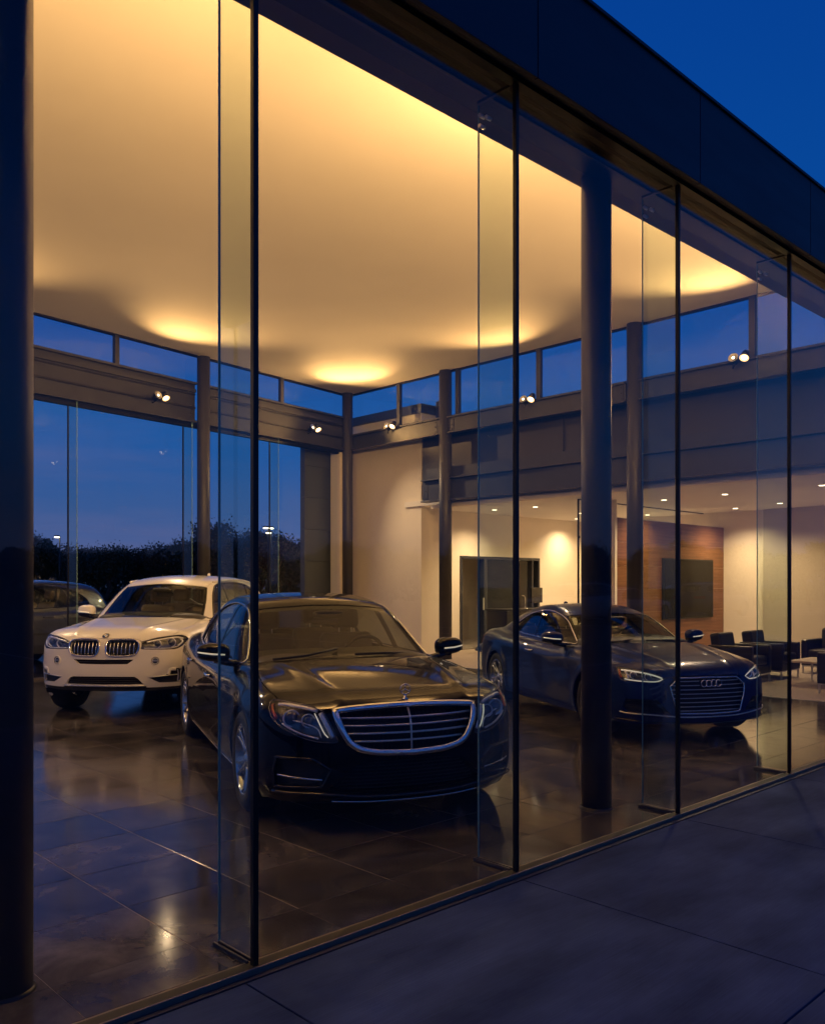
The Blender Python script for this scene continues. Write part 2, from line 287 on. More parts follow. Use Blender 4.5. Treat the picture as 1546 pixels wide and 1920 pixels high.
class Body:
    def __init__(s,P):
        s.P=P;t=lambda n,sig=.03:Tab(P[n],sig)
        s.nose=t('nose',.02);s.tail=t('tail',.03);s.plan=t('plan',.08);s.sec=t('sec',.025);s.top=t('top',.05)
        s.bow=t('bow',.04);s.roof=t('roof',P.get('roofsig',.06));s.gy=t('gy',.08);s.gsec=t('gsec',.04)
        s.zc=P['zc'];s.xb=P['xb'];s.xr=P['xr']
    def low(s,x,y,z):
        P=s.P;ay=np.sqrt(y*y+1e-6)
        w=s.plan(x)-s.sec(z)
        for cx in (0,-P['wb']):
            d=np.hypot(x-cx,z-P['rw']);w=w+P['flare']*np.exp(-((d-P['ra']-.02)/.055)**2)
        for (ln,a,sg) in P['crease']:
            zl=np.interp(x,[q[0] for q in ln],[q[1] for q in ln]);dz=z-zl
            fade=np.clip((x-ln[0][0])/.35,0,1)*np.clip((ln[-1][0]-x)/.35,0,1)
            w=w+a*fade*np.exp(-np.abs(dz)/sg*np.where(dz>0,1.0,.45))*1.
        tp=s.top(x)-P['crown']*(ay/P['hw'])**2.6
        if 'ridge' in P:
            for (yf,yb,a,sg) in P['ridge']:
                yl=np.interp(x,[-.5,P['xn']],[yb,yf]);tp=tp+a*np.exp(-((ay-yl)/sg)**2)*np.clip((x+.55)/.3,0,1)
        fr=x+s.bow(ay)-s.nose(z)
        rr=-x+s.bow(ay)*P.get('rbow',.7)-s.tail(z)
        f=smax(ay-w,z-tp,P['rst'])
        f=smax(f,fr,P['rsf']);f=smax(f,rr,P['rsf']);f=smax(f,P['zb']-.1-z,.04)
        return f
    def gh(s,x,y,z):
        P=s.P;ay=np.sqrt(y*y+1e-6)
        w=s.gy(x)-s.gsec(z)
        tp=s.roof(x+P['wsc']*y*y*np.where(x>P['xmid'],1,-.6)*np.clip(np.abs(x-P['xmid'])*2.5,0,1))-P['rcrown']*(ay/.65)**2
        return np.maximum(smax(ay-w,(z-tp)*.9,P['rgr']),P['zc']+.06-z)
    def f(s,x,y,z): return smin(s.low(x,y,z),s.gh(x,y,z),s.P.get('kj',.03))
    def root(s,o,d,t0,t1,n=44):
        o=np.asarray(o,float).reshape(-1,3);d=np.broadcast_to(np.asarray(d,float).reshape(-1,3),o.shape)
        N=len(o);ts=np.linspace(t0,t1,n)                       # from outside (t0) to inside (t1)
        pr=o[:,None,:]+d[:,None,:]*ts[None,:,None]
        v=s.f(pr[...,0],pr[...,1],pr[...,2])<0
        i=np.argmax(v,1);i=np.where(v.any(1),np.maximum(i,1),n-1)
        a=ts[i-1].copy();b=ts[i].copy()
        for _ in range(16):
            m=.5*(a+b);p=o+d*m[:,None];ins=s.f(p[:,0],p[:,1],p[:,2])<0
            b=np.where(ins,m,b);a=np.where(ins,a,m)
        return o+d*(.5*(a+b))[:,None],v.any(1)
    def view(s,k,uv):
        uv=np.asarray(uv,float).reshape(-1,2);z0=np.zeros(len(uv));P=s.P
        if k=='S': return s.root(np.stack([uv[:,0],z0,uv[:,1]],1),[0,1,0],1.25,0)[0]
        if k=='F': return s.root(np.stack([z0,uv[:,0],uv[:,1]],1),[1,0,0],1.3,-.7)[0]
        if k=='R': return s.root(np.stack([z0,uv[:,0],uv[:,1]],1),[1,0,0],-P['wb']-1.6,-P['wb']+1)[0]
        if k=='T': return s.root(np.stack([uv[:,0],uv[:,1],z0],1),[0,0,1],2.2,.3)[0]
    def nrm(s,p,e=.004):
        x,y,z=p[:,0],p[:,1],p[:,2]
        g=np.stack([s.f(x+e,y,z)-s.f(x-e,y,z),s.f(x,y+e,z)-s.f(x,y-e,z),s.f(x,y,z+e)-s.f(x,y,z-e)],1)
        return g/np.maximum(np.linalg.norm(g,axis=1,keepdims=True),1e-9)
SEDAN=dict(wb=3.165,rw=.35,ra=.375,hw=.95,xn=.87,zb=.17,zc=.55,xb=-.15,xr=-3.2,flare=.012,crown=.085,rst=.13,rsf=.16,
 nose=[(.15,.78),(.22,.845),(.32,.872),(.45,.875),(.6,.868),(.72,.852),(.80,.82),(.9,.74)],
 tail=[(.15,4.20),(.3,4.33),(.6,4.36),(.8,4.34),(1.0,4.27),(1.1,4.2)],
 plan=[(.9,.85),(.5,.905),(.1,.935),(-.5,.943),(-1.5,.95),(-2.6,.95),(-3.2,.94),(-3.8,.90),(-4.4,.80)],
 sec=[(.15,.075),(.25,.03),(.38,.008),(.5,0),(.65,.002),(.78,.012),(.88,.03),(.95,.055),(1.05,.10)],
 top=[(.95,.76),(.82,.815),(.7,.858),(.5,.90),(.2,.95),(-.1,.985),(-.5,1.015),(-1,1.0),(-2.,1.01),(-3.0,1.05),(-3.6,1.07),(-4.2,1.045),(-4.5,.98)],
 bow=[(0,0),(.2,.008),(.4,.045),(.6,.115),(.75,.195),(.9,.30),(1.0,.40)],
 roof=[(.2,.62),(-.30,.925),(-.45,1.0),(-.8,1.20),(-1.1,1.365),(-1.3,1.435),(-1.6,1.475),(-2.0,1.492),(-2.4,1.485),(-2.8,1.44),(-3.15,1.34),(-3.5,1.20),(-3.85,1.06),(-4.2,.94)],
 gy=[(.3,.80),(-.5,.84),(-1.0,.855),(-1.6,.865),(-2.4,.86),(-3.0,.82),(-3.6,.74),(-4.,.68)],
 gsec=[(.85,-.01),(.95,.015),(1.1,.075),(1.25,.15),(1.38,.225),(1.5,.31)],
 wsc=.34,xmid=-2.0,rcrown=.045,rgr=.10,crease=[([(-4.0,.86),(-2,.80),(.45,.72)],.010,.05),([(-3.2,.42),(-.5,.30)],.008,.05)],
 ridge=[(.42,.62,.012,.05)])
SUV=dict(wb=2.933,rw=.375,ra=.415,hw=.965,xn=.87,zb=.28,zc=.65,xb=-.15,xr=-3.0,flare=.018,crown=.09,rst=.15,rsf=.17,
 nose=[(.2,.78),(.28,.83),(.4,.87),(.55,.882),(.7,.872),(.82,.862),(.92,.845),(1.0,.80),(1.08,.68)],
 tail=[(.2,3.85),(.35,3.97),(.6,3.99),(.85,3.96),(1.05,3.90),(1.3,3.86),(1.5,3.75)],
 plan=[(.9,.88),(.5,.93),(.1,.955),(-.5,.962),(-1.5,.965),(-2.4,.965),(-3.0,.955),(-3.6,.90),(-4.1,.82)],
 sec=[(.2,.06),(.3,.02),(.45,.006),(.6,0),(.75,.002),(.9,.01),(1.02,.03),(1.1,.055),(1.2,.10)],
 top=[(.95,.91),(.85,.975),(.7,1.03),(.5,1.07),(.2,1.10),(-.1,1.13),(-.45,1.16),(-1,1.15),(-2.,1.18),(-3.0,1.22),(-3.6,1.25),(-4.0,1.2)],
 bow=[(0,0),(.2,.008),(.4,.04),(.6,.10),(.75,.17),(.9,.27),(1.0,.36)],
 roof=[(.2,.75),(-.25,1.05),(-.42,1.16),(-.8,1.42),(-1.05,1.58),(-1.25,1.66),(-1.6,1.705),(-2.1,1.725),(-2.7,1.72),(-3.2,1.69),(-3.6,1.63),(-3.78,1.50),(-3.9,1.2),(-4.0,1.0)],
 gy=[(.3,.80),(-.4,.85),(-1.0,.87),(-1.6,.88),(-2.6,.88),(-3.3,.85),(-3.9,.80)],
 gsec=[(1.0,-.01),(1.1,.015),(1.25,.065),(1.45,.15),(1.6,.225),(1.7,.29)],
 wsc=.30,xmid=-2.2,rcrown=.05,rgr=.10,crease=[([(-3.7,1.0),(-2,.95),(.3,.90)],.012,.06),([(-2.9,.5),(-.5,.42)],.010,.06)],
 ridge=[(.36,.66,.016,.05)])
COUPE=dict(wb=2.764,rw=.335,ra=.36,hw=.923,xn=.85,zb=.15,zc=.5,xb=-.15,xr=-2.8,flare=.016,crown=.08,rst=.12,rsf=.15,
 nose=[(.12,.76),(.2,.83),(.3,.855),(.45,.86),(.58,.85),(.68,.83),(.76,.79),(.85,.68)],
 tail=[(.15,3.70),(.3,3.80),(.6,3.82),(.8,3.82),(.95,3.79),(1.05,3.7)],
 plan=[(.9,.83),(.5,.885),(.1,.912),(-.5,.918),(-1.5,.923),(-2.2,.923),(-2.8,.918),(-3.4,.86),(-3.9,.76)],
 sec=[(.12,.075),(.22,.03),(.35,.008),(.45,0),(.6,.002),(.72,.010),(.82,.028),(.9,.055),(1.0,.10)],
 top=[(.95,.66),(.82,.735),(.7,.785),(.5,.83),(.2,.88),(-.1,.92),(-.5,.955),(-1,.94),(-2.,.96),(-2.8,.99),(-3.3,1.0),(-3.7,.98),(-4.,.92)],
 bow=[(0,0),(.2,.008),(.4,.045),(.6,.115),(.75,.20),(.9,.31),(1.0,.42)],
 roof=[(.2,.56),(-.35,.86),(-.52,.94),(-.8,1.09),(-1.1,1.23),(-1.3,1.295),(-1.6,1.345),(-1.95,1.365),(-2.3,1.345),(-2.7,1.26),(-3.1,1.13),(-3.4,1.03),(-3.8,.90)],
 gy=[(.3,.74),(-.5,.79),(-1.0,.81),(-1.6,.82),(-2.2,.81),(-2.8,.75),(-3.4,.66),(-4.,.6)],
 gsec=[(.8,-.01),(.88,.015),(1.0,.075),(1.12,.145),(1.25,.23),(1.38,.33)],
 wsc=.34,xmid=-1.9,rcrown=.045,rgr=.10,crease=[([(-3.5,.80),(-2.7,.84),(-1.5,.76),(-.3,.79),(.55,.70)],.014,.045),([(-2.6,.33),(-.5,.27)],.010,.05)],
 ridge=[(.33,.55,.014,.04),(.55,.75,.008,.05)])
# ------------------------------------------------------------------ grounds
ZC = 6.10                                              # showroom ceiling height
MX = [.15, 2.0, 3.69, 5.43, 7.25, 9.1, 10.95, 12.8, 14.65, 16.5, 18.35, 20.2]      # joints of the front glass
boxo('ground', M['grass'], (-260, -260, -.6), (260, 260, -.08), kind='structure')
boxo('car_park', M['asphalt'], (-60, -48, -.5), (90, 62, -.05), kind='structure')
for i, x in enumerate(np.arange(-20, 60, 2.7)): boxo('parking_line', M['line'], (x, -20.5, -.05), (x+.1, -15.6, -.046), kind='structure')
slab = boxo('building_slab', M['grout'], (-4.4, -.02, -.4), (21, 20, -.014), kind='structure')
pav = boxo('pavement', M['blackgap'], (-8, -6.9, -.4), (24, -.075, -.03), kind='structure')
xs = [-8, -5.4, -3.6, -1.75, .15]+[1.91, 3.66, 5.40, 7.22, 9.1, 10.95, 12.8, 14.65, 16.5, 18.35, 20.2, 24]
for i in range(len(xs)-1):
    for y0, y1 in ((-1.70, -.072), (-3.4, -1.70), (-5.1, -3.4), (-6.7, -5.1)):
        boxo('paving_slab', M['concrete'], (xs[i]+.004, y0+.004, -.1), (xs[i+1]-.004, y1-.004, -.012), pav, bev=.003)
boxo('kerb', M['cladding'], (-8, -7.05, -.4), (24, -6.705, -.01), pav, bev=.02)
# tiled floor: 600 mm tiles, each one an object
fl = boxo('floor', M['grout'], (-4.2, .06, -.013), (12.04, 17, -.002), kind='structure')
tile_me = MB().box((-.2978, -.2978, -.012), (.2978, .2978, 0), .0012, 1).mesh('tile', M['tile'])
def pix(x, y, z=0.):
    yy = y+3.04; X = x*.723-yy*.691; Z = x*.691+yy*.723; return (773+1620*X/Z, 1095-1620*(z-1.59)/Z, Z) if Z > .1 else (-9e3, 0, Z)
cells = []
for i in range(-9, 18):
    for j in range(-1, 27):
        x = 1.32+.6*i+.3; y = .405+.6*j+.3
        x0, x1 = x-.3, min(x+.3, 12.04); y0, y1 = max(y-.3, .07), y+.3
        if x0 > 12.0 or y1 <= .1: continue
        px, py, Z = pix(x, y); vis = -60 < px < 1600 and py < 1990
        cells.append((0 if vis else 1, Z, x, y, x0, x1, y0, y1))
cells.sort(); rest = MB()
for k, (nv, Z, x, y, x0, x1, y0, y1) in enumerate(cells):
    full = abs(x1-x0-.6) < .01 and abs(y1-y0-.6) < .01
    if k < 298 and nv == 0:
        if full: o = link('tile', tile_me, None, fl); o.location = (x, y, 0)
        else: MB().box((x0+.0015-x, y0+.0015-y, -.012), (x1-.0015-x, y1-.0015-y, 0)).build('tile', M['tile'], fl).location = (x, y, 0)
    else: rest.box((x0+.0015, y0+.0015, -.012), (x1-.0015, y1-.0015, 0))
rest.build('tiling', M['tile'], fl, kind='stuff')
boxo('carpet', M['carpet'], (12.045, .06, -.012), (20, 11.2, .003), kind='structure')
MB().box((12.035, .06, -.01), (12.05, 11.2, .006)).build('carpet_edge', M['satin'], fl)

# ------------------------------------------------------------------ front glass
fw = empty('glass_front_wall', (0, 0, 0), label='tall glass front wall with slim black joints and glass fins along the pavement', cat='glass wall')
for i in range(-3, len(MX)-1):
    x0 = MX[i] if i >= 0 else .15+1.85*i; x1 = MX[i+1] if i+1 >= 0 else .15+1.85*(i+1)
    boxo('pane', M['glass'], (x0+.012, -.006, .012), (x1-.012, .006, 4.33), fw) if False else None
    me = bpy.data.meshes.new('pane'); me.from_pydata([(x0+.012, 0, .012), (x1-.012, 0, .012), (x1-.012, 0, 4.335), (x0+.012, 0, 4.335)], [], [(0, 1, 2, 3)]); link('pane', me, M['glass'], fw)
    MB().box((x1-.0125, -.014, .0), (x1+.0125, .012, 4.335), .002).build('joint', M['dark'], fw)
    me = bpy.data.meshes.new('fin'); me.from_pydata([(x1, .014, .035), (x1, .272, .035), (x1, .272, 4.33), (x1, .014, 4.33)], [], [(0, 1, 2, 3)]); f = link('glass_fin', me, M['fin'], fw)
    MB().box((x1-.0055, .272, .03), (x1+.0055, .276, 4.33)).build('fin_edge', M['glass_edge'], f)
    MB().box((x1-.018, .03, .001), (x1-.007, .30, .022), .002).box((x1+.007, .03, .001), (x1+.018, .30, .022), .002).build('fin_shoe', M['steel'], f, kind='stuff')
    MB().cyl((x1-.02, .25, 4.26), (x1+.02, .25, 4.26), .012, n=12).cyl((x1-.02, .20, 4.23), (x1+.02, .20, 4.23), .012, n=12).cyl((x1-.02, .25, 4.20), (x1+.02, .25, 4.20), .012, n=12).build('fin_bolt', M['satin'], f, kind='stuff')
    MB().box((x1-.01, .02, 4.335), (x1+.01, .275, 4.35)).build('fin_head', M['dark'], f)
MB().box((-6, .035, -.01), (20.2, .049, .009), .002).build('inner_sill', M['beige'], fw); MB().box((-6, -.022, -.01), (20.2, .033, .012)).build('glazing_channel', M['blackgap'], fw)
MB().box((-6, -.034, -.02), (20.2, -.024, .013), .002).build('outer_sill', M['beige'], fw); MB().box((-6, -.068, -.06), (20.2, -.036, -.010), .002).build('drip_flashing', M['fascia'], fw)
# header (steps seen from below) and fascia
hd = empty('header_beam', (0, 0, 4.4), label='dark stepped header above the front glass, lined with a brown metal edge', cat='beam')
hz = [('outer_soffit', M['soffit'], -.10, -.062, 4.352, 4.40), ('black_gap', M['blackgap'], -.060, -.032, 4.362, 4.41), ('head_rail', M['dark'], -.030, .03, 4.337, 4.42), ('brown_strip', M['header'], .045, .10, 4.36, 4.45), ('recess_lining', M['dark'], .10, .26, 4.42, 4.7), ('rail_strip', M['soffit'], .262, .285, 4.405, 4.45), ('recess_lining', M['dark'], .287, .46, 4.43, 4.7), ('bulkhead', M['header'], .462, .66, 4.478, 4.96)]
for nme, m_, y0, y1, z0, z1 in hz: MB().box((-6, y0, z0-4.4), (20.2, y1, z1-4.4)).build(nme, m_, hd)
fa = empty('roof_fascia', (0, -.1, 4.33), label='deep dark blue metal fascia panels along the flat roof edge', cat='fascia')
jx = [-5.4, -3.55, -1.7, .15]+[1.98, 3.72, 5.50, 7.36, 9.2, 11.05, 12.9, 14.75, 16.6, 18.4, 20.3]
for i in range(len(jx)-1): MB().box((jx[i]+.004, -.03, 0), (jx[i+1]-.004, .0, .615), .002).build('fascia_panel', M['fascia'], fa)
MB().box((-5.4, .0, .01), (20.3, .03, .60)).build('backing', M['blackgap'], fa); MB().box((-5.4, -.045, .617), (20.3, .4, .64), .003).build('coping', M['fascia'], fa)
rf_ = MB(); bm_ = rf_.bm; pr = [(.30, 4.97), (.64, 4.97), (.665, 4.86), (2.30, 6.10), (2.30, 6.22), (2.1, 6.4), (.30, 5.1)]
A_ = [bm_.verts.new((-5.4, a, b)) for a, b in pr]; B_ = [bm_.verts.new((13.3, a, b)) for a, b in pr]; bm_.faces.new(A_); bm_.faces.new(B_[::-1]); [bm_.faces.new((A_[i], B_[i], B_[(i+1) % 7], A_[(i+1) % 7])) for i in range(7)]
rf_.build('sloping_eaves', M['ceiling'], None, kind='structure')
# ceiling
C0 = np.array([13.15, 12.96]); dL = np.array([.98656, .16338]); nL = np.array([-.16338, .98656])
def LW(s, off=0.): p = C0+dL*s+nL*off; return float(p[0]), float(p[1])
MB().prism([(-4.3, 2.29), (13.2, 2.29), (13.2, LW(0, .12)[1]), LW(-17.6, .12)], ZC, ZC+.12).build('ceiling', M['ceiling'], None, kind='structure')
MB().prism([(-4.5, 2.2), (13.35, 2.2), (13.35, LW(0, .28)[1]), LW(-17.8, .28)], ZC+.125, ZC+.30).build('roof', M['dark'], None, kind='structure')
MB().prism([(13.2, .66), (20.2, .66), (20.2, 14.9), (13.2, 14.9)], 4.86, 4.95).build('lounge_roof', M['dark'], None, kind='structure')

# ------------------------------------------------------------------ columns
def column(x, y, h, r, label, base=True, grp=None):
    c = empty('steel_column', (x, y, 0), label=label, cat='column', group=grp)
    MB().cyl((0, 0, 0), (0, 0, h), r, n=56).build('shaft', M['column'], c)
    MB().lathe([(r+.012, 0), (r+.012, .004), (r+.004, .012), (r+.001, .014)], 'z', 48).build('base_ring', M['dark'], c)
column(1.178, .50, 4.47, .106, 'dark round column cut off by the left edge of the picture')
column(5.19, .50, 4.47, .106, 'round column standing just inside the glass in front of the navy coupe')
p = LW(-4.47, -.16); column(p[0], p[1], ZC-.05, .125, 'tall round column on the rear left glass wall between the two beams')
p = LW(-8.94, -.16); column(p[0], p[1], ZC-.05, .125, 'tall round column at the far left end of the rear left beam')
column(13.03, 12.82, ZC, .125, 'tall round column in the back corner where both glass walls meet')
column(13.13, 9.69, ZC, .135, 'tall round column at the end of the cream wall')
column(13.13, 5.13, ZC, .135, 'tall round column in front of the lounge, behind the coupe')
# ------------------------------------------------------------------ rear left wall: glass, beam, clerestory
def boxL(mb, s0, s1, o0, o1, z0, z1):
    bm = mb.bm; q = [LW(s0, o0), LW(s1, o0), LW(s1, o1), LW(s0, o1)]; mb.prism(q, z0, z1); return mb
def quadL(s0, s1, o, z0, z1, name='pane'):
    a, b = LW(s0, o), LW(s1, o); me = bpy.data.meshes.new(name); me.from_pydata([(*a, z0), (*b, z0), (*b, z1), (*a, z1)], [], [(0, 1, 2, 3)]); return me
lw = empty('rear_glass_wall', (*LW(0), 0), label='rear left glass wall with thin joints looking out to the trees', cat='glass wall')
def lk(name, me, m_, par):
    o = link(name, me, m_, par); o.location = -Vector(par.location) if par else (0, 0, 0); return o
js = [-16.6, -14.3, -12.0, -9.63, -7.27, -4.84, -2.55, -.34]
for i in range(len(js)-1):
    lk('pane', quadL(js[i]+.01, js[i+1]-.01, .0, .03, 4.72), M['rearglass'], lw)
for s in js[:-1]:
    lk('joint', boxL(MB(), s-.011, s+.011, -.012, .012, .02, 4.72).mesh('joint'), M['dark'], lw)
    me = bpy.data.meshes.new('fin'); a, b = LW(s, -.014), LW(s, -.27); me.from_pydata([(*a, .03), (*b, .03), (*b, 4.70), (*a, 4.70)], [], [(0, 1, 2, 3)]); f = lk('glass_fin', me, M['fin'], lw)
    o = link('fin_edge', boxL(MB(), s-.005, s+.005, -.276, -.271, .03, 4.70).mesh('fin_edge'), M['glass_edge'], f)
lk('inner_sill', boxL(MB(), -17, -.2, -.10, -.03, -.01, .03).mesh('sill'), M['beige'], lw); lk('glazing_channel', boxL(MB(), -17, -.2, -.028, .03, -.01, .03).mesh('channel'), M['blackgap'], lw)
lk('end_pier', boxL(MB(), -.33, -.02, -.05, .25, 0, 4.7).mesh('pier'), M['cream'], lw)
lk('head_rail', boxL(MB(), -17, -.34, -.02, .06, 4.66, 4.76).mesh('rail'), M['dark'], lw)
def beamL(s0, s1, label):
    b = empty('steel_beam', (*LW(s0), 5.1), label=label, cat='beam', group='beams over the rear left glass')
    for nme, o0, o1, z0, z1, m_ in [('web', -.06, .02, 4.79, 5.49, 'steel'), ('flange', -.14, .08, 5.49, 5.53, 'steel'), ('flange', -.14, .08, 4.74, 4.785, 'steel'), ('ledge', -.10, -.061, 5.34, 5.40, 'steel'), ('conduit_rail', -.085, -.062, 5.02, 5.055, 'dark'), ('conduit_rail', -.085, -.062, 5.29, 5.31, 'dark'), ('lower_fascia', -.02, .05, 4.66, 4.739, 'dark')]:
        lk(nme, boxL(MB(), s0, s1, o0, o1, z0, z1).mesh(nme), M[m_], b)
    for s in (s0+.08, s1-.10):
        for k in range(4):
            p = LW(s, -.062); q = LW(s, -.075); o = MB().cyl((*p, 4.86+.07*k), (*q, 4.86+.07*k), .014, n=6).build('bolt', M['steel'], b); o.location = -Vector(b.location)
beamL(-17, -9.07, 'brown steel beam over the rear left glass, running out of view at the left'); beamL(-8.81, -4.60, 'brown steel beam over the rear left glass, left of the round column'); beamL(-4.34, -.14, 'brown steel beam over the rear left glass, between the round column and the corner')
cl = empty('clerestory_window', (*LW(0), 5.5), label='strip of high windows above the rear left beam under the glowing ceiling', cat='window')
lk('pane', quadL(-17, -.1, .02, 5.53, ZC), M['clerestory'], cl)
for s in (-14.9, -10.6, -6.32, -2.19): lk('mullion', boxL(MB(), s-.045, s+.045, -.03, .05, 5.53, ZC).mesh('mullion'), M['steel'], cl)
lk('frame', boxL(MB(), -17, -.1, -.03, .05, ZC-.03, ZC).mesh('frame'), M['dark'], cl)
# outside wall return seen through the rear glass
ow = empty('clad_wing_wall', (*LW(-1.0, .4), 0), label='grey panelled outside wall seen through the glass beside the back corner', cat='wall')
for k in range(7): lk('wall_panel', boxL(MB(), -1.05, .2, .40, .5, -.1+.743*k, -.1+.743*k+.735).mesh('panel'), M['cladding'], ow)
lk('backing', boxL(MB(), -1.03, .2, .502, .56, -.1, 5.10).mesh('backing'), M['cladding'], ow)
# far left glazed side wall of the showroom (lights the near sides of the cars)
sw = empty('side_glass_wall', (-4.25, 0, 0), label='side glass wall of the showroom beyond the left edge', cat='glass wall')
for i in range(5):
    me = bpy.data.meshes.new('pane'); y0 = .1+2.0*i; me.from_pydata([(0, y0, .02), (0, y0+1.98, .02), (0, y0+1.98, ZC), (0, y0, ZC)], [], [(0, 1, 2, 3)]); link('pane', me, M['clerestory'], sw); MB().box((-.03, y0+1.97, 0), (.03, y0+2.01, ZC)).build('mullion', M['dark'], sw)
# ------------------------------------------------------------------ right side: steel frame, cream wall, clerestory
def ibeam(y0, y1, x, z0, z1, label, grp, d=.16):
    b = empty('steel_beam', (x, (y0+y1)/2, z0), label=label, cat='beam', group=grp); h = (y1-y0)/2; H_ = z1-z0
    MB().box((-.02, -h, .028), (.02, h, H_-.028)).build('web', M['steel'], b); MB().box((-d/2, -h, 0), (d/2, h, .026), .003).build('flange', M['steel'], b); MB().box((-d/2, -h, H_-.026), (d/2, h, H_), .003).build('flange', M['steel'], b)
    for yy in (-h+.10, h-.10):
        MB().box((-.028, yy-.05, .05), (-.021, yy+.05, H_-.05)).build('end_plate', M['steel'], b)
        for k in range(3): MB().cyl((-.042, yy, .08+k*(H_-.16)/2), (-.029, yy, .08+k*(H_-.16)/2), .014, n=6).build('bolt', M['steel'], b)
ibeam(9.83, 12.7, 13.10, 4.75, 5.10, 'upper I-beam from the back corner across the cream wall', None)
ibeam(5.27, 9.55, 13.10, 4.75, 5.10, 'upper I-beam between the two columns in front of the lounge', None)
ibeam(.70, 4.99, 13.10, 4.75, 5.10, 'upper I-beam running right from the column toward the front glass', None)
ibeam(.70, 10.42, 13.20, 3.36, 3.84, 'lower I-beam over the lounge opening', None, .20)
tb = empty('top_channel', (13.2, 0, 3.84), label='flat steel channel on top of the lower beam over the lounge', cat='beam'); MB().box((-.02, .7, .002), (.02, 10.30, .23)).build('plate', M['steel'], tb); MB().box((.02, .7, .20), (.10, 10.30, .23)).build('lip', M['steel'], tb)
up = empty('upper_wall', (13.48, 0, 3.4), label='dark panelled wall above the lounge between upper and lower beam', cat='wall')
for i, (y0, y1) in enumerate([(.66, 2.6), (2.6, 4.7), (4.7, 6.9), (6.9, 8.9), (8.9, 10.1), (10.1, 10.74)]): MB().box((0 if i % 2 else .02, y0+.004, .0), (.08, y1-.004, 1.52)).build('wall_panel', M['panel'], up)
cb = empty('cream_wall_block', (13.5, 10.8, 0), label='cream plaster wall block with dark cap in the back corner', cat='wall')
MB().box((0, 0, 0), (.75, 2.6, 5.42)).build('wall', M['cream'], cb); MB().box((-.06, -.06, 5.42), (.75, 2.6, 5.62), .004).build('cap', M['steel'], cb); MB().box((.40, -.30, 5.0), (.46, -.065, 5.72)).build('cap_post', M['steel'], cb)
cr_ = empty('clerestory_window', (13.2, 0, 5.1), label='strip of high windows above the right-hand I-beams', cat='window')
me = bpy.data.meshes.new('pane'); me.from_pydata([(0, .66, 0), (0, 12.9, 0), (0, 12.9, 1.0), (0, .66, 1.0)], [], [(0, 1, 2, 3)]); link('pane', me, M['clerestory'], cr_)
for y in (11.19, 9.38, 7.25, 3.06): MB().box((-.045, y-.05, .0), (.03, y+.05, 1.0)).build('mullion', M['steel'], cr_)
MB().box((-.04, .66, -.0), (.03, 12.9, .05)).build('sill', M['steel'], cr_); MB().box((-.04, .66, .97), (.03, 12.9, 1.0)).build('frame', M['dark'], cr_)
# ------------------------------------------------------------------ lounge
boxo('lounge_ceiling', M['ceiling'], (13.46, .66, 3.33), (20.1, 11.3, 3.45), kind='structure'); boxo('ceiling_edge', M['cream'], (13.36, .66, 3.24), (13.455, 10.35, 3.33), kind='structure')
bw = empty('lounge_back_wall', (15, 11.2, 0), label='cream back wall of the lounge around the office doorway', cat='wall')
MB().box((-.74, 0, 0), (.18, .15, 3.4)).build('wall', M['cream'], bw); MB().box((3.25, 0, 0), (5.1, .15, 3.4)).build('wall', M['cream'], bw); MB().box((.18, 0, 2.27), (3.25, .15, 3.4)).build('wall', M['cream'], bw)
rw = empty('lounge_side_wall', (20, 0, 0), label='cream side wall of the lounge with a tan section behind the armchairs', cat='wall')
MB().box((0, 5.9, 0), (.15, 11.35, 3.4)).build('wall', M['cream'], rw); MB().box((-.12, .1, 0), (.15, 5.9, 3.4)).build('tan_wall', M['tan'], rw)
wd = empty('wood_feature_wall', (17.7, 6.95, 0), label='dark wood-clad feature wall carrying a large black screen', cat='wall')
for k in range(6):
    MB().box((-2.34, -.02, .0+.493*k+.002), (2.29, .0, .493*(k+1)-.002), .001).build('wood_panel', M['wood'], wd)
MB().box((-2.36, .001, 0), (2.30, .18, 2.97)).build('core', M['cream'], wd); MB().box((-2.42, -.025, 0), (-2.345, .18, 3.33)).build('end_post', M['cream'], wd)
tv = empty('wall_screen', (18.23, 6.92, 1.48), label='large black wall screen on the wood wall', cat='screen')
MB().box((-1.13, -.05, -.68), (1.13, .0, .68), .006).build('frame', M['plastic'], tv); MB().box((-1.10, -.054, -.65), (1.10, -.0505, .65)).build('panel', M['screen'], tv)
gp = empty('glass_partition', (14.67, 7.4, 0), label='frameless glass partition with a thin dark post left of the wood wall', cat='partition')
MB().box((-.015, -.015, 0), (.015, .015, 3.33)).build('post', M['dark'], gp); MB().blob((0, -.02, 2.55), (.03, .02, .03), (12, 8)).build('patch_fitting', M['dark'], gp)
me = bpy.data.meshes.new('pane'); me.from_pydata([(.015, 0, .01), (.6, 0, .01), (.6, 0, 3.3), (.015, 0, 3.3)], [], [(0, 1, 2, 3)]); link('pane', me, M['glass'], gp); MB().box((.0, -.015, 3.31), (5.2, .015, 3.33)).build('ceiling_track', M['dark'], gp)
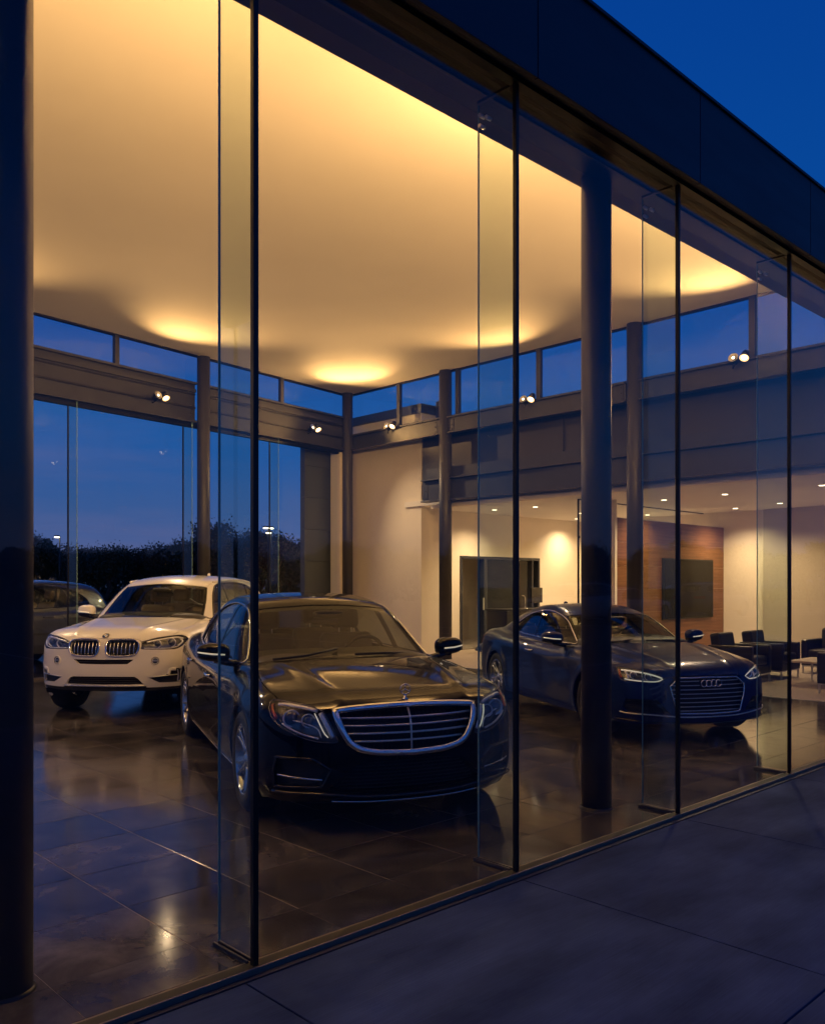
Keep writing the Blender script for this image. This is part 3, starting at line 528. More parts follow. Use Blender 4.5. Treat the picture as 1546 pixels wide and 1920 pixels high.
# office doorway
od = empty('office_doorway', (15.18, 11.2, 0), label='dark framed glass doorway into the office in the lounge back wall', cat='doorway')
for a, b in [((.0, -.03, 2.20), (3.07, .16, 2.27)), ((.0, -.03, 0), (.07, .16, 2.2)), ((3.0, -.03, 0), (3.07, .16, 2.2)), ((.86, -.02, 0), (.98, .14, 2.2)), ((2.75, -.02, 0), (2.80, .14, 2.2))]: MB().box(a, b, .004).build('frame', M['steel'], od)
for x0, x1 in ((.07, .86), (.98, 2.75), (2.8, 3.0)):
    me = bpy.data.meshes.new('pane'); me.from_pydata([(x0, .06, .03), (x1, .06, .03), (x1, .06, 2.2), (x0, .06, 2.2)], [], [(0, 1, 2, 3)]); link('pane', me, M['clerestory'], od)
MB().box((.80, -.05, .95), (.83, -.02, 1.25), .004).build('handle', M['satin'], od)
orm = empty('office_room', (16.6, 11.36, 0), label='dim office behind the glass doorway', cat='room')
for a, b, m_ in [((-1.8, 2.6, 0), (2.4, 2.7, 3), 'tan'), ((-1.8, 0, 0), (-1.7, 2.6, 3), 'panel'), ((2.3, 0, 0), (2.4, 2.6, 3), 'panel'), ((-1.8, 0, 3), (2.4, 2.7, 3.1), 'tan'), ((-1.8, 0, -.05), (2.4, 2.7, 0), 'carpet')]: MB().box(a, b).build('wall', M[m_], orm)
for x0, x1 in ((-1.7, -.3), (.25, 1.15)): MB().box((x0, 2.50, .0), (x1, 2.595, 2.6)).build('dark_panel', M['desk'], orm)
dk = empty('reception_desk', (15.3, 9.75, 0), 0, label='low black reception desk in front of the office doorway', cat='desk')
MB().box((-.45, -.3, .10), (1.6, .3, .98), .01).build('body', M['desk'], dk); MB().box((-.48, -.33, .985), (1.63, .33, 1.02), .006).build('top', M['desk'], dk); MB().box((-.40, -.25, 0), (1.55, .25, .095)).build('plinth', M['plastic'], dk)
mo = empty('computer_monitor', (16.35, 9.80, 1.021), .25, label='black computer monitor on the reception desk', cat='monitor'); MB().box((-.32, -.02, .12), (.32, .02, .48), .008).build('screen', M['screen'], mo); MB().cyl((0, .02, .01), (0, .02, .2), .02, n=12).build('stand', M['plastic'], mo); MB().cyl((0, .02, 0), (0, .02, .012), .11, n=24).build('foot', M['plastic'], mo)
cu = empty('cup', (15.45, 9.65, 1.021), label='small white cup on the reception desk', cat='cup'); MB().lathe([(.001, .005), (.035, .0), (.042, .10), (.040, .10), (.033, .01), (.001, .01)], 'z', 24).build('body', M['white'], cu)
pn = empty('desk_lamp', (15.75, 9.65, 1.021), label='thin chrome curved desk lamp on the reception desk', cat='lamp'); MB().tube([(0, 0, .015), (0, 0, .16), (.0, 0, .24), (-.04, 0, .29), (-.11, 0, .30)], .007, 8).build('arm', M['chrome'], pn); MB().cyl((0, 0, 0), (0, 0, .015), .05, n=20).build('foot', M['chrome'], pn)
# seating
def armchair(x, y, rz, label, w_=.74, d_=.74, grp='black leather club chairs', sofa=False):
    c = empty('sofa' if sofa else 'armchair', (x, y, 0), rz, label=label, cat='sofa' if sofa else 'armchair', group=None if sofa else grp); h = w_/2
    MB().box((-h+.11, -d_/2+.02, .27), (h-.11, d_/2-.14, .43), .035, 3).build('seat', M['leather'], c)
    MB().box((-h, -d_/2, .17), (-h+.105, d_/2, .60), .022, 3).build('armrest', M['leather'], c); MB().box((h-.105, -d_/2, .17), (h, d_/2, .60), .022, 3).build('armrest', M['leather'], c)
    MB().box((-h+.108, -.09, 0), (h-.108, .09, .52), .04, 3).xf(Matrix.Translation((0, d_/2-.14, .27)) @ Matrix.Rotation(R(-9), 4, 'X')).build('backrest', M['leather'], c)
    MB().box((-h+.01, -d_/2+.01, .15), (h-.01, d_/2-.01, .268)).build('base', M['leather'], c)
    MB().box((-h+.015, -d_/2+.015, .128), (h-.015, -d_/2+.04, .149)).box((-h+.015, d_/2-.04, .128), (h-.015, d_/2-.015, .149)).box((-h+.015, -d_/2+.04, .128), (-h+.04, d_/2-.04, .149)).box((h-.04, -d_/2+.04, .128), (h-.015, d_/2-.04, .149)).build('rail', M['satin'], c)
    for sx in (-1, 1):
        for sy in (-1, 1): MB().box((sx*(h-.03)-.014, sy*(d_/2-.03)-.014, 0), (sx*(h-.03)+.014, sy*(d_/2-.03)+.014, .128)).build('leg', M['satin'], c)
    return c
armchair(13.60, 3.47, 0, 'black leather armchair nearest the coupe bonnet')
armchair(14.62, 3.42, 0, 'black leather armchair second from the coupe, beside the low table')
armchair(13.25, 1.60, R(180), 'black leather armchair at the right edge, seen from behind, in front of the low table')
armchair(16.0, 2.45, R(-90), 'black leather sofa at the right edge behind the low table', 1.7, .80, sofa=True)
lt = empty('low_table', (14.15, 2.42, 0), label='low table with pale top and slim metal legs between the armchairs', cat='table')
MB().box((-.45, -.30, .35), (.45, .30, .385), .006).build('top', M['tabletop'], lt)
for sx in (-1, 1):
    for sy in (-1, 1): MB().box((sx*.43-.014, sy*.28-.014, 0), (sx*.43+.014, sy*.28+.014, .349)).build('leg', M['satin'], lt)

# ------------------------------------------------------------------ lamps
WARM = (1.0, .545, .185)
def lamp(typ, loc, aim, energy, colr, size=60, blend=.6, rad=.08, parent=None):
    l = bpy.data.lights.new('lamp_light', typ); l.energy = energy; l.color = colr; l.shadow_soft_size = rad
    if typ == 'SPOT': l.spot_size = R(size); l.spot_blend = blend
    o = bpy.data.objects.new('lamp_light', l); col.objects.link(o); o.location = loc; o.rotation_euler = Vector(aim).to_track_quat('-Z', 'Y').to_euler()
    if parent: o.parent = parent
    return o
def uplight(x, y, z, ax, ay, az, label, energy, size=120, show=True, grp='uplights on the beams'):
    """adjustable floodlight clamped to a beam, turned up at the ceiling"""
    a = Vector((ax, ay, az)).normalized(); c = empty('floodlight', (x, y, z), label=label, cat='lamp', group=grp)
    hb = MB().cyl(-a*.11, a*.0, .055, .078, n=28).build('housing', M['dark'], c); rs = 1 if 'header' not in label else .35; r2 = .5
    fr_ = Vector((0, 0, 1)).rotation_difference(a).to_matrix().to_4x4()
    MB().lathe([(.020*rs, .004), (.070*rs, .010), (.078*rs, .012)], 'z', 28).xf(fr_).build('reflector', M['satin'], c); MB().cyl(a*.001, a*.006, .020*rs, n=28).build('lamp_face', M['bulb'], c)
    MB().tube([tuple(-a*.06), tuple(-a*.06+Vector((0, 0, -.07))), (-.10*a.x/max(.2, abs(a.x)), -.10*a.y/max(.2, abs(a.y)), -.14)], .012, 8).build('bracket', M['dark'], c)
    lamp('SPOT', tuple(a*.05), a, energy, WARM, size, .9, .03 if rs == 1 else .022, c)
    if rs == 1:                                    # second head, turned down into the room
        d = Vector((ax, ay, -1.25)).normalized(); o_ = Vector((-ay, ax, 0)).normalized()*.17 + Vector((0, 0, -.02)); f2 = Vector((0, 0, 1)).rotation_difference(d).to_matrix().to_4x4(); f2.translation = o_
        h2 = MB().cyl((0, 0, -.12), (0, 0, 0), .050, .070, n=28).xf(f2).build('lower_housing', M['dark'], c)
        MB().lathe([(.044, .004), (.060, .012), (.070, .014)], 'z', 28).xf(f2).build('reflector', M['glow'], h2); MB().cyl((0, 0, .001), (0, 0, .006), .045, n=28).xf(f2).build('lamp_face', M['bulb'], h2)
        lamp('SPOT', tuple(o_+d*.04), d, 420, (1, .68, .38), 88, 1.0, .03, c)
EB = 330
fl_ = -nL
for s, nm in ((-5.58, 'floodlight on the rear left beam, left of the round column'), (-1.43, 'floodlight on the rear left beam near the back corner'), (-9.9, 'floodlight on the rear left beam beyond the left edge'), (-14.0, 'floodlight on the far end of the rear left beam')):
    p = LW(s, -.22); uplight(p[0], p[1], 5.10, fl_[0], fl_[1], .42, nm, EB*.9, 112)
for y, nm in ((11.33, 'floodlight in front of the cream wall block'), (7.43, 'floodlight on the right upper beam left of the coupe'), (3.25, 'floodlight on the right upper beam above the lounge')):
    uplight(12.93, y, 5.12, -1, -.12, .42, nm, EB*.85, 112)
for i, x in enumerate((-1.2, 2.4, 6.0, 9.6)):
    uplight(x, .82, 4.74, 0, 1, .45, 'floodlight behind the front header, ' + ['beyond the left edge', 'above the nearest pane', 'above the saloon bonnet', 'above the coupe', 'nearest the lounge'][i], EB*(2.7 if i < 3 else 1.4), 150, grp='floodlights behind the header')
for i, (x, y) in enumerate([(15.41, 10.3), (15.50, 9.16), (19.1, 10.6), (17.68, 9.49), (16.13, 6.3), (15.97, 4.9), (18.6, 4.96), (15.76, 2.99), (19.3, 7.0+1.6), (19.1, 6.2)]):
    c = empty('downlight', (x, y, 3.33), label=['lounge downlight above the reception desk', 'lounge downlight left of the glass partition', 'deep lounge downlight near the far corner', 'lounge downlight beside the partition post', 'lounge downlight in front of the wood wall', 'round downlight in the middle of the lounge ceiling', 'small downlight deeper in above the armchairs', 'downlight at the right edge of the lounge ceiling', 'downlight behind the wood wall', 'downlight grazing the pale wall right of the wood wall'][i], cat='lamp', group='downlights in the lounge ceiling')
    MB().lathe([(.055, -.001), (.075, -.004), (.078, -.001), (.078, .0)], 'z', 28).build('trim_ring', M['white'], c); MB().cyl((0, 0, -.003), (0, 0, -.0015), .055, n=24).build('lamp_face', M['down'], c)
    lamp('SPOT', (0, 0, -.03), (0, 0, -1), 240, (1, .70, .38), 140, 1.0, .05, c)
for x in (15.9, 17.4): 
    c = empty('downlight', (x, 12.6, 3.0), label='dim office downlight behind the doorway glass, ' + ('left one' if x < 16 else 'right one'), cat='lamp', group='office downlights'); MB().cyl((0, 0, -.004), (0, 0, -.001), .05, n=20).build('lamp_face', M['down'], c); lamp('SPOT', (0, 0, -.03), (0, 0, -1), 30, (1, .74, .44), 120, .8, .05, c)
# ------------------------------------------------------------------ car panels: outlines cut from the smooth body surface
def spl(pts, n=10):
    """Catmull-Rom through view points (two points: straight)"""
    P = np.array(pts, float)
    if len(P) == 2: return P[0] + (P[1]-P[0])*np.linspace(0, 1, n+1)[:, None]
    Q = np.vstack([2*P[0]-P[1], P, 2*P[-1]-P[-2]]); o = []
    for i in range(1, len(Q)-2):
        t = np.linspace(0, 1, n, endpoint=False)[:, None]; a, b, c, d = Q[i-1], Q[i], Q[i+1], Q[i+2]
        o.append(.5*((2*b) + (-a+c)*t + (2*a-5*b+4*c-d)*t*t + (-a+3*b-3*c+d)*t**3))
    o.append(P[-1:]); return np.vstack(o)
def lin(pts, n=8):
    P = np.array(pts, float); return np.vstack([P[i] + (P[i+1]-P[i])*np.linspace(0, 1, n, endpoint=False)[:, None] for i in range(len(P)-1)] + [P[-1:]])
def inpoly(pt, poly):
    x, y = pt[:, 0][:, None], pt[:, 1][:, None]; a = poly; b = np.roll(poly, -1, 0); c = ((a[:, 1] > y) != (b[:, 1] > y))
    with np.errstate(divide='ignore', invalid='ignore'): xi = (b[:, 0]-a[:, 0])*(y-a[:, 1])/(b[:, 1]-a[:, 1]) + a[:, 0]
    return (np.sum(c & (x < xi), 1) % 2) == 1
class Car:
    def __init__(s, P, F, name): s.B = Body(P); s.P = P; s.F = F; s.name = name
    def v(s, k, pts): return s.B.view(k, pts)
    def cv(s, k, pts, n=8): return s.B.view(k, spl(pts, n))
    def ln(s, k, pts, n=8): return s.B.view(k, lin(pts, n))
    # charts: C round the length axis, A round a vertical axis in the nose, Z the same in the tail
    def to(s, ch, p):
        P = s.P
        if ch == 'C': return np.stack([p[:, 0], np.arctan2(p[:, 2]-P['zc'], p[:, 1])*.8], 1)
        if ch == 'A': return np.stack([np.arctan2(p[:, 1], p[:, 0]-P['xb'])*.95, p[:, 2]], 1)
        return np.stack([np.arctan2(p[:, 1], P['xr']-p[:, 0])*.95, p[:, 2]], 1)
    def fro(s, ch, q):
        P = s.P; n = len(q); z = np.zeros(n)
        if ch == 'C': o = np.stack([q[:, 0], z, z+P['zc']], 1); a = q[:, 1]/.8; d = np.stack([z, np.cos(a), np.sin(a)], 1)
        elif ch == 'A': o = np.stack([z+P['xb'], z, q[:, 1]], 1); a = q[:, 0]/.95; d = np.stack([np.cos(a), np.sin(a), z], 1)
        else: o = np.stack([z+P['xr'], z, q[:, 1]], 1); a = q[:, 0]/.95; d = np.stack([-np.cos(a), np.sin(a), z], 1)
        return s.B.root(o, d, 1.75, .02)[0]
    def data(s, ch, poly, holes=(), off=0., gap=.002, skirt=.014, step=.03, sym=False):
        """poly/holes: 3D outlines on the surface (sym: left half from nose centre to tail centre)"""
        def clean(q, closed=True):
            k = [0]
            for i in range(1, len(q)):
                if np.hypot(*(q[i]-q[k[-1]])) > .004: k.append(i)
            q = q[k]
            if closed and np.hypot(*(q[0]-q[-1])) < .004: q = q[:-1]
            return q
        def dens(q):
            o = []
            for i in range(len(q)):
                a, b = q[i], q[(i+1) % len(q)]; n = max(1, int(math.ceil(np.hypot(*(b-a))/(step*.8)))); o.append(a + (b-a)*np.linspace(0, 1, n, endpoint=False)[:, None])
            return np.vstack(o)
        def inset(q, g):
            a = np.roll(q, 1, 0); b = np.roll(q, -1, 0); d = b-a; n = np.stack([-d[:, 1], d[:, 0]], 1); n /= np.maximum(np.hypot(n[:, 0], n[:, 1]), 1e-9)[:, None]
            ar = np.sum(q[:, 0]*b[:, 1]-b[:, 0]*q[:, 1]); return q + n*g*(1 if ar > 0 else -1)
        def prep(p3, hole=False):
            q = s.to(ch, p3)
            if sym and not hole:
                m = q[::-1].copy()
                if ch == 'C': m[:, 1] = math.pi*.8-m[:, 1]
                else: m[:, 0] = -m[:, 0]
                q = np.vstack([q, m])
            q = dens(clean(q)); return clean(inset(q, -gap if hole else gap))
        O = prep(poly); Hs = [prep(h, True) for h in holes]
        lo, hi = O.min(0), O.max(0); xs = np.arange(lo[0], hi[0], step); ys = np.arange(lo[1], hi[1], step*.87); g = []
        for j, y in enumerate(ys): g.append(np.stack([xs + (step/2 if j % 2 else 0), np.full(len(xs), y)], 1))
        g = np.vstack(g); k = inpoly(g, O); allb = np.vstack([O]+Hs)
        for h in Hs: k &= ~inpoly(g, h)
        g = g[k]
        if len(g):
            dm = np.full(len(g), 9.)
            for i in range(0, len(allb), 200): dm = np.minimum(dm, np.min(np.hypot(g[:, None, 0]-allb[None, i:i+200, 0], g[:, None, 1]-allb[None, i:i+200, 1]), 1))
            g = g[dm > step*.45]
        pts = np.vstack([allb, g]); ed = []; i0 = 0
        for lp in [O]+Hs:
            n = len(lp); ed += [(i0+i, i0+(i+1) % n) for i in range(n)]; i0 += n
        r = geometry.delaunay_2d_cdt([Vector(p) for p in pts], ed, [], 0, 1e-6)
        V = np.array([tuple(p) for p in r[0]]); T = np.array([f for f in r[2] if len(f) == 3])
        c = V[T].mean(1); k = inpoly(c, O)
        for h in Hs: k &= ~inpoly(c, h)
        T = T[k]; us = np.unique(T); re = np.full(len(V), -1); re[us] = np.arange(len(us)); V = V[us]; T = re[T]
        p = s.fro(ch, V); n = s.B.nrm(p)
        fn = np.cross(p[T[:, 1]]-p[T[:, 0]], p[T[:, 2]]-p[T[:, 0]]); flip = np.sum(fn*n[T[:, 0]], 1) < 0; T[flip] = T[flip][:, ::-1]
        p = p + n*off
        if skirt:
            E = {}
            for t in T:
                for a, b in ((t[0], t[1]), (t[1], t[2]), (t[2], t[0])):
                    E[(a, b)] = 1
            be = [(a, b) for (a, b) in E if (b, a) not in E]; ids = sorted({i for e in be for i in e}); m1 = {v: len(p)+i for i, v in enumerate(ids)}; m2 = {v: len(p)+len(ids)+i for i, v in enumerate(ids)}
            cen = p.mean(0)
            p2 = p[ids]; p3 = p[ids]-n[ids]*skirt; F = [tuple(t) for t in T] + [(m1[b], m1[a], m2[a], m2[b]) for a, b in be]
            sn = np.zeros((len(ids), 3)); ix = {v: i for i, v in enumerate(ids)}
            for a, b in be:
                e = p[b]-p[a]; q = np.cross(e, n[a]); q /= max(np.linalg.norm(q), 1e-9); sn[ix[a]] += q; sn[ix[b]] += q
            sn /= np.maximum(np.linalg.norm(sn, axis=1, keepdims=True), 1e-9)
            p = np.vstack([p, p2, p3]); n = np.vstack([n, sn, sn])
        else: F = [tuple(t) for t in T]
        return p, n, F
    def panel(s, name, m, ch, poly, par, both=False, **k):
        p, n, F = s.data(ch, poly, **k); out = []
        for sg in ((1, -1) if both else (1,)):
            q = p*np.array([1, sg, 1]); nn = n*np.array([1, sg, 1]); FF = F if sg == 1 else [f[::-1] for f in F]
            me = bpy.data.meshes.new(name); me.from_pydata(q.tolist(), [], [tuple(int(i) for i in f) for f in FF]); me.polygons.foreach_set('use_smooth', [True]*len(FF))
            me.normals_split_custom_set_from_vertices([Vector(a) for a in nn]); me.materials.append(m); me.update()
            out.append(link(name, me, None, par[0 if sg == 1 else 1] if isinstance(par, tuple) else par))
        return out
    def trim(s, name, m, pts, par, w, h, off=0., both=False, closed=False, mb=None, n=8):
        nn = s.B.nrm(pts); P = pts + nn*off; d = [0]
        for i in range(1, len(P)):
            if np.linalg.norm(P[i]-P[d[-1]]) > .008: d.append(i)
        P = P[d]; nn = nn[d]
        for sg in ((1, -1) if both else (1,)):
            k = np.array([1, sg, 1]); (mb or MB()).tube((P*k).tolist(), h, n, nrm=(nn*k).tolist(), w=w, closed=closed).build(name, m, par[0 if sg == 1 else 1] if isinstance(par, tuple) else par)
    def arc(s, cx, a0, a1, n=30, ra=None):
        ra = ra or s.P['ra']; a = np.radians(np.linspace(a0, a1, n)); return s.v('S', np.stack([cx+ra*np.cos(a), s.P['rw']+ra*np.sin(a)], 1))
    def rev(s, *a): return np.vstack(a)

def wheel_meshes(rt, rr, wd, kind):
    """returns dict of meshes, axis along y, outer face at +y"""
    h = wd/2; d = {}
    d['tyre'] = MB().lathe([(rr-.005, h-.02), (rr+.01, h), (rt-.045, h+.006), (rt-.015, h-.012), (rt, h-.045), (rt, 0), (rt, -h+.045), (rt-.015, -h+.012), (rt-.045, -h-.004), (rr-.005, -h+.02)], 'y', 64).mesh('tyre', M['tyre'])
    d['rim'] = MB().lathe([(rr+.004, h-.012), (rr+.002, h-.004), (rr-.008, h-.006), (rr-.02, h-.03), (rr-.03, h-.10), (rr-.03, -h+.03), (rr-.01, -h+.02)], 'y', 64).mesh('rim', M['rim'])
    d['brake_disc'] = MB().cyl((0, h-.135, 0), (0, h-.115, 0), rr*.74, n=48).mesh('brake_disc', M['rimd'])
    sp = MB(); th0 = {'a': .115, 'b': .135, 'c': .16}[kind]
    for sgn in (-1, 1):                              # one twin spoke
        pts = []
        for t in np.linspace(0, 1, 7):
            r = .05 + (rr-.065)*t; th = sgn*(th0*(1-t)**1.3*.55 + .16*t**.8 + .03); y = h-.012-.035*math.sin((1-t)*1.4)-.006*t
            pts.append((r*math.cos(th), y, r*math.sin(th)))
        sp.tube(pts, .024, 8, nrm=[(0, 1, 0)]*7, w=.030)
    d['spoke'] = sp.mesh('spoke', M['rim'])
    d['hub_cap'] = MB().lathe([(.0005, h-.022), (.028, h-.024), (.036, h-.032), (.075, h-.045), (.08, h-.09)], 'y', 32).mesh('hub_cap', M['rim'])
    d['caliper'] = MB().box((rr*.45, h-.15, -.06), (rr*.78, h-.09, .06), .012).mesh('caliper', M['plastic'])
    return d
def add_wheel(ms, x, y, z, side, root, spin=0, steer=0):
    w = link('wheel', ms['rim'], None, root); w.location = (x, y, z); w.rotation_euler = (0, spin, (0 if side > 0 else math.pi) + steer)
    for nme in ('tyre', 'brake_disc', 'hub_cap', 'caliper'): link(nme, ms[nme], None, w)
    for k in range(5):
        o = link('spoke', ms['spoke'], None, w); o.rotation_euler = (0, 2*math.pi*k/5+.3, 0)
    return w

def build_car(P, F, paint, name, label, cat, pose, group=None):
    C = Car(P, F, name); g = F; ST = F.get('step', .03)
    root = empty(name, (pose[0], pose[1], 0), pose[2], label=label, cat=cat, group=group)
    root.scale = (pose[3],)*3
    Mi = lambda a: a*np.array([1, -1, 1])
    # ---- shared outlines (left side, y > 0)
    fe = C.cv('F', g['front_edge'])                    # centre to corner
    hood_hl = C.cv('F', g['hood_hl']) if g.get('hood_hl') else fe[-1:]
    hood_edge = C.cv('T', g['hood_edge'])
    cowl = C.cv('T', g['cowl'])                        # corner to centre
    C.panel('hood', paint, 'C', np.vstack([fe, hood_hl, hood_edge, cowl]), root, sym=True, step=ST)
    hlb = C.cv('F', g['hl_bottom']); hlt = C.cv('F', g['hl_top'])     # both from inner to outer
    joint = C.cv('S', g['joint'])
    a0, a1 = g['arc_bump']; arcb = C.arc(0, a0, a1)
    bot = np.vstack([C.ln('S', g['bump_bot_s'], 6), C.cv('F', g['bump_bot_f'])])
    if g.get('notch'): top = np.vstack([C.cv('F', g['notch']), C.ln('F', g['bump_top'], 6)])
    else: top = np.vstack([fe, C.ln('F', g['bump_top'], 6)])
    holes = []
    for nm in g['holes']:
        h = C.cv('F', g[nm]+[g[nm][0]], 6) if nm in g.get('round', ()) else C.ln('F', g[nm]+[g[nm][0]], 8)
        if nm in g['central']: h = np.vstack([h])
        holes.append(h)
        if nm not in g['central']: holes.append(Mi(h))
    C.panel('front_bumper', g.get('bump_mat', paint), 'A', np.vstack([top, hlb, joint, arcb, bot]), root, sym=True, holes=holes, step=ST, skirt=.035)
    # ---- headlights
    hl = np.vstack([hlt, hlb[::-1]])
    lens = C.panel('headlight', M['lens'], 'A', hl, root, both=True, gap=.003, skirt=.0, step=.03); hlp = tuple(lens)
    C.panel('housing', M['lampdark'], 'A', hl, hlp, both=True, gap=.0, off=-.05, skirt=-.05, step=.03)
    C.trim('bezel', M['lampdark'], hl, hlp, .010, .008, off=-.004, both=True, closed=True)
    for (pts, wd, hh, off, mt) in g['hl_parts']:
        C.trim('light_guide' if mt == 'lampwhite' else 'reflector', M[mt], C.cv('F', pts, 10), hlp, wd, hh, off=off, both=True)
    for (yy, zz, r) in g['projectors']:
        p = C.v('F', [(yy, zz)])[0]
        for i, sg in enumerate((1, -1)):
            q = Vector((p[0]-.055, p[1]*sg, p[2]))
            MB().lathe([(.001, .030), (r*.5, .026), (r*.85, .010), (r, 0)], 'x', 24, q).build('projector_lens', M['projector'], hlp[i])
            MB().lathe([(r, .0), (r*1.22, .012), (r*1.28, .002), (r*1.1, -.02)], 'x', 28, q).build('projector_ring', M['reflector'], hlp[i])
    # ---- fender, doors, body side
    fh = C.cv('F', g['fend_hl']); df = C.cv('S', g['door_front'])      # door_front from top to sill
    a0, a1 = g['arc_fend']; arcf = C.arc(0, a0, a1)
    zs = g['sill_z']; cx = -P['wb']
    C.panel('front_fender', paint, 'C', np.vstack([hood_edge[::-1], fh, joint, arcf, C.ln('S', [(arcf[-1][0], zs), (df[-1][0], zs)]), df[::-1], C.ln('T', [g['fend_top'], g['hood_edge'][-1]])]), root, both=True, step=ST)
    dlob = g['dlo_bot']; dlot = g['dlo_top']           # both front to rear
    xb = [q[0] for q in dlob]; zb = [q[1] for q in dlob]
    belt = lambda x: float(np.interp(-x, [-v for v in xb], zb))
    def beltc(x0, x1): return C.ln('S', [(x, belt(x)-.008) for x in np.linspace(x0, x1, 8)], 3)
    ds = g['door_split']                               # list of S curves (top to sill)
    cur = df; xt = df[0][0]
    for i, dcv in enumerate(ds):
        e = C.cv('S', dcv)
        low = C.ln('S', [(e[-1][0], e[-1][2]), (cur[-1][0], cur[-1][2])]) if not (i == len(ds)-1 and g.get('last_arch')) else None
        if low is None:
            a0_, a1_ = g['arc_door']; ar = C.arc(cx, a1_, a0_)
            low = np.vstack([ar, C.ln('S', [(ar[-1][0], zs), (cur[-1][0], zs)])])
        d = C.panel('door', paint, 'C', np.vstack([beltc(cur[0][0], e[0][0]), e, low, cur[::-1]]), root, both=True, step=ST)
        hx, hz = g['handles'][i]
        for k, o in enumerate(d):
            sg = 1 if k == 0 else -1; p = C.v('S', [(hx, hz)])[0]
            MB().tube([(hx+.11, (p[1]+.004)*sg, hz), (hx+.08, (p[1]+.026)*sg, hz), (hx, (p[1]+.034)*sg, hz+.003), (hx-.08, (p[1]+.026)*sg, hz), (hx-.11, (p[1]+.004)*sg, hz)], .013, 10).build('handle', M[g.get('handle_mat', 'chrome')] if g.get('handle_mat', 'chrome') in M else paint, o)
        cur = e
    C.panel('sill', M[g['sill_mat']] if g['sill_mat'] in M else paint, 'C', C.ln('S', [(arcf[-1][0], zs), (cx+P['ra'], zs), (cx+P['ra'], P['zb']+.03), (arcf[-1][0], P['zb']+.03)]+[(arcf[-1][0], zs)], 12), root, both=True, step=ST)
    # body side: A-pillar, roof rail, C-pillar, quarter
    wse = C.cv('T', g['ws_side']); rfe = C.cv('T', g['roof_side']); rwe = C.cv('T', g['rw_side']); dke = C.cv('T', g['deck_side'])
    dt = C.cv('S', dlot, 10); a0r, a1r = g['arc_q']
    arq = C.arc(cx, a0r, a1r)
    e = cur
    qb = C.ln('S', g['quarter_back'])                  # from deck corner down to arch rear end
    qpoly = np.vstack([wse, rfe, rwe, dke, qb, arq, (e[::-1] if not g.get('last_arch') else e[::-1][:]), beltc(e[0][0], dlob[-1][0]), dt[::-1], C.ln('S', [(dlot[0][0], dlot[0][1]), g['ap_foot']], 4)])
    C.panel('body_side', paint, 'C', qpoly, root, both=True, step=ST)
    # glass
    wt = C.cv('T', g['ws_top']); wb_ = C.cv('T', g['ws_base'])     # centre to corner both
    C.panel('windscreen', G_CAR, 'C', np.vstack([wb_, wse, wt[::-1]]), root, sym=True, step=.04, off=-.004, skirt=0)
    C.panel('windscreen_band', M['black'], 'C', np.vstack([wb_, wse, wt[::-1]]), root, sym=True, step=.04, off=-.007, skirt=0, holes=[g_hole(C, g)])
    rb = C.cv('T', g['roof_back']); C.panel('roof', paint if not g.get('roof_glass') else M['black'] if g['roof_glass'] == 2 else paint, 'C', np.vstack([wt, rfe, rb[::-1]]), root, sym=True, step=.04)
    rw2 = C.cv('T', g['rw_bottom']); C.panel('rear_window', G_SIDE, 'C', np.vstack([rb, rwe, rw2[::-1]]), root, sym=True, step=.04, off=-.004, skirt=0)
    if g.get('deck_back'):
        dbk = C.cv('T', g['deck_back']); C.panel('boot_lid', paint, 'C', np.vstack([rw2, dke, dbk[::-1]]), root, sym=True, step=.04)
        tb = dbk
    else: tb = rw2
    C.panel('rear_bumper', paint, 'Z', np.vstack([tb, C.ln('S', g['quarter_back']), C.arc(cx, a0r, 205, 8), C.ln('S', g['rear_low'], 6), C.cv('R', g['rear_bot'])]), root, sym=True, step=.05)
    tl = C.ln('R', g['tail_lamp']+[g['tail_lamp'][0]]); C.panel('tail_light', M['red'], 'Z', tl, root, both=True, off=.006, skirt=.01, step=.04)
    # side windows
    xp = g['pillars']                                   # [(x_front, x_rear, lean)]
    edges = [None]+xp+[None]; zt = lambda x: float(np.interp(-x, [-q[0] for q in dlot], [q[1] for q in dlot]))
    for i in range(len(edges)-1):
        x0 = dlob[0][0] if edges[i] is None else edges[i][1]; x1 = dlob[-1][0] if edges[i+1] is None else edges[i+1][0]
        l0 = 0 if edges[i] is None else edges[i][2]; l1 = 0 if edges[i+1] is None else edges[i+1][2]
        bt = [(x, belt(x)) for x in np.linspace(x0, x1, 8)]; tx0 = dlot[0][0] if edges[i] is None else x0-l0; tx1 = dlot[-1][0] if edges[i+1] is None else x1-l1
        tp = spl(dlot, 12); tp = [tuple(q) for q in tp if tx1 <= q[0] <= tx0]
        if edges[i] is not None: tp = [(tx0, float(np.interp(-tx0, [-q[0] for q in spl(dlot, 12)], [q[1] for q in spl(dlot, 12)])))]+tp
        if edges[i+1] is not None: tp = tp+[(tx1, float(np.interp(-tx1, [-q[0] for q in spl(dlot, 12)], [q[1] for q in spl(dlot, 12)])))]
        C.panel('side_window', G_SIDE, 'C', C.v('S', np.array(tp[::-1]+bt)) if True else None, root, both=True, off=-.007, skirt=0, gap=.004, step=.04)
        if edges[i+1] is not None:
            xa, xc, le = edges[i+1]; f_ = lambda x: float(np.interp(-x, [-q[0] for q in spl(dlot, 12)], [q[1] for q in spl(dlot, 12)]))
            C.panel('pillar_trim', M['black'], 'C', C.ln('S', [(xa, belt(xa)), (xc, belt(xc)), (xc-le, f_(xc-le)), (xa-le, f_(xa-le)), (xa, belt(xa))], 5), root, both=True, off=-.003, skirt=.02, gap=.001, step=.04)
    dl = np.vstack([C.ln('S', dlob, 6), dt[::-1]])
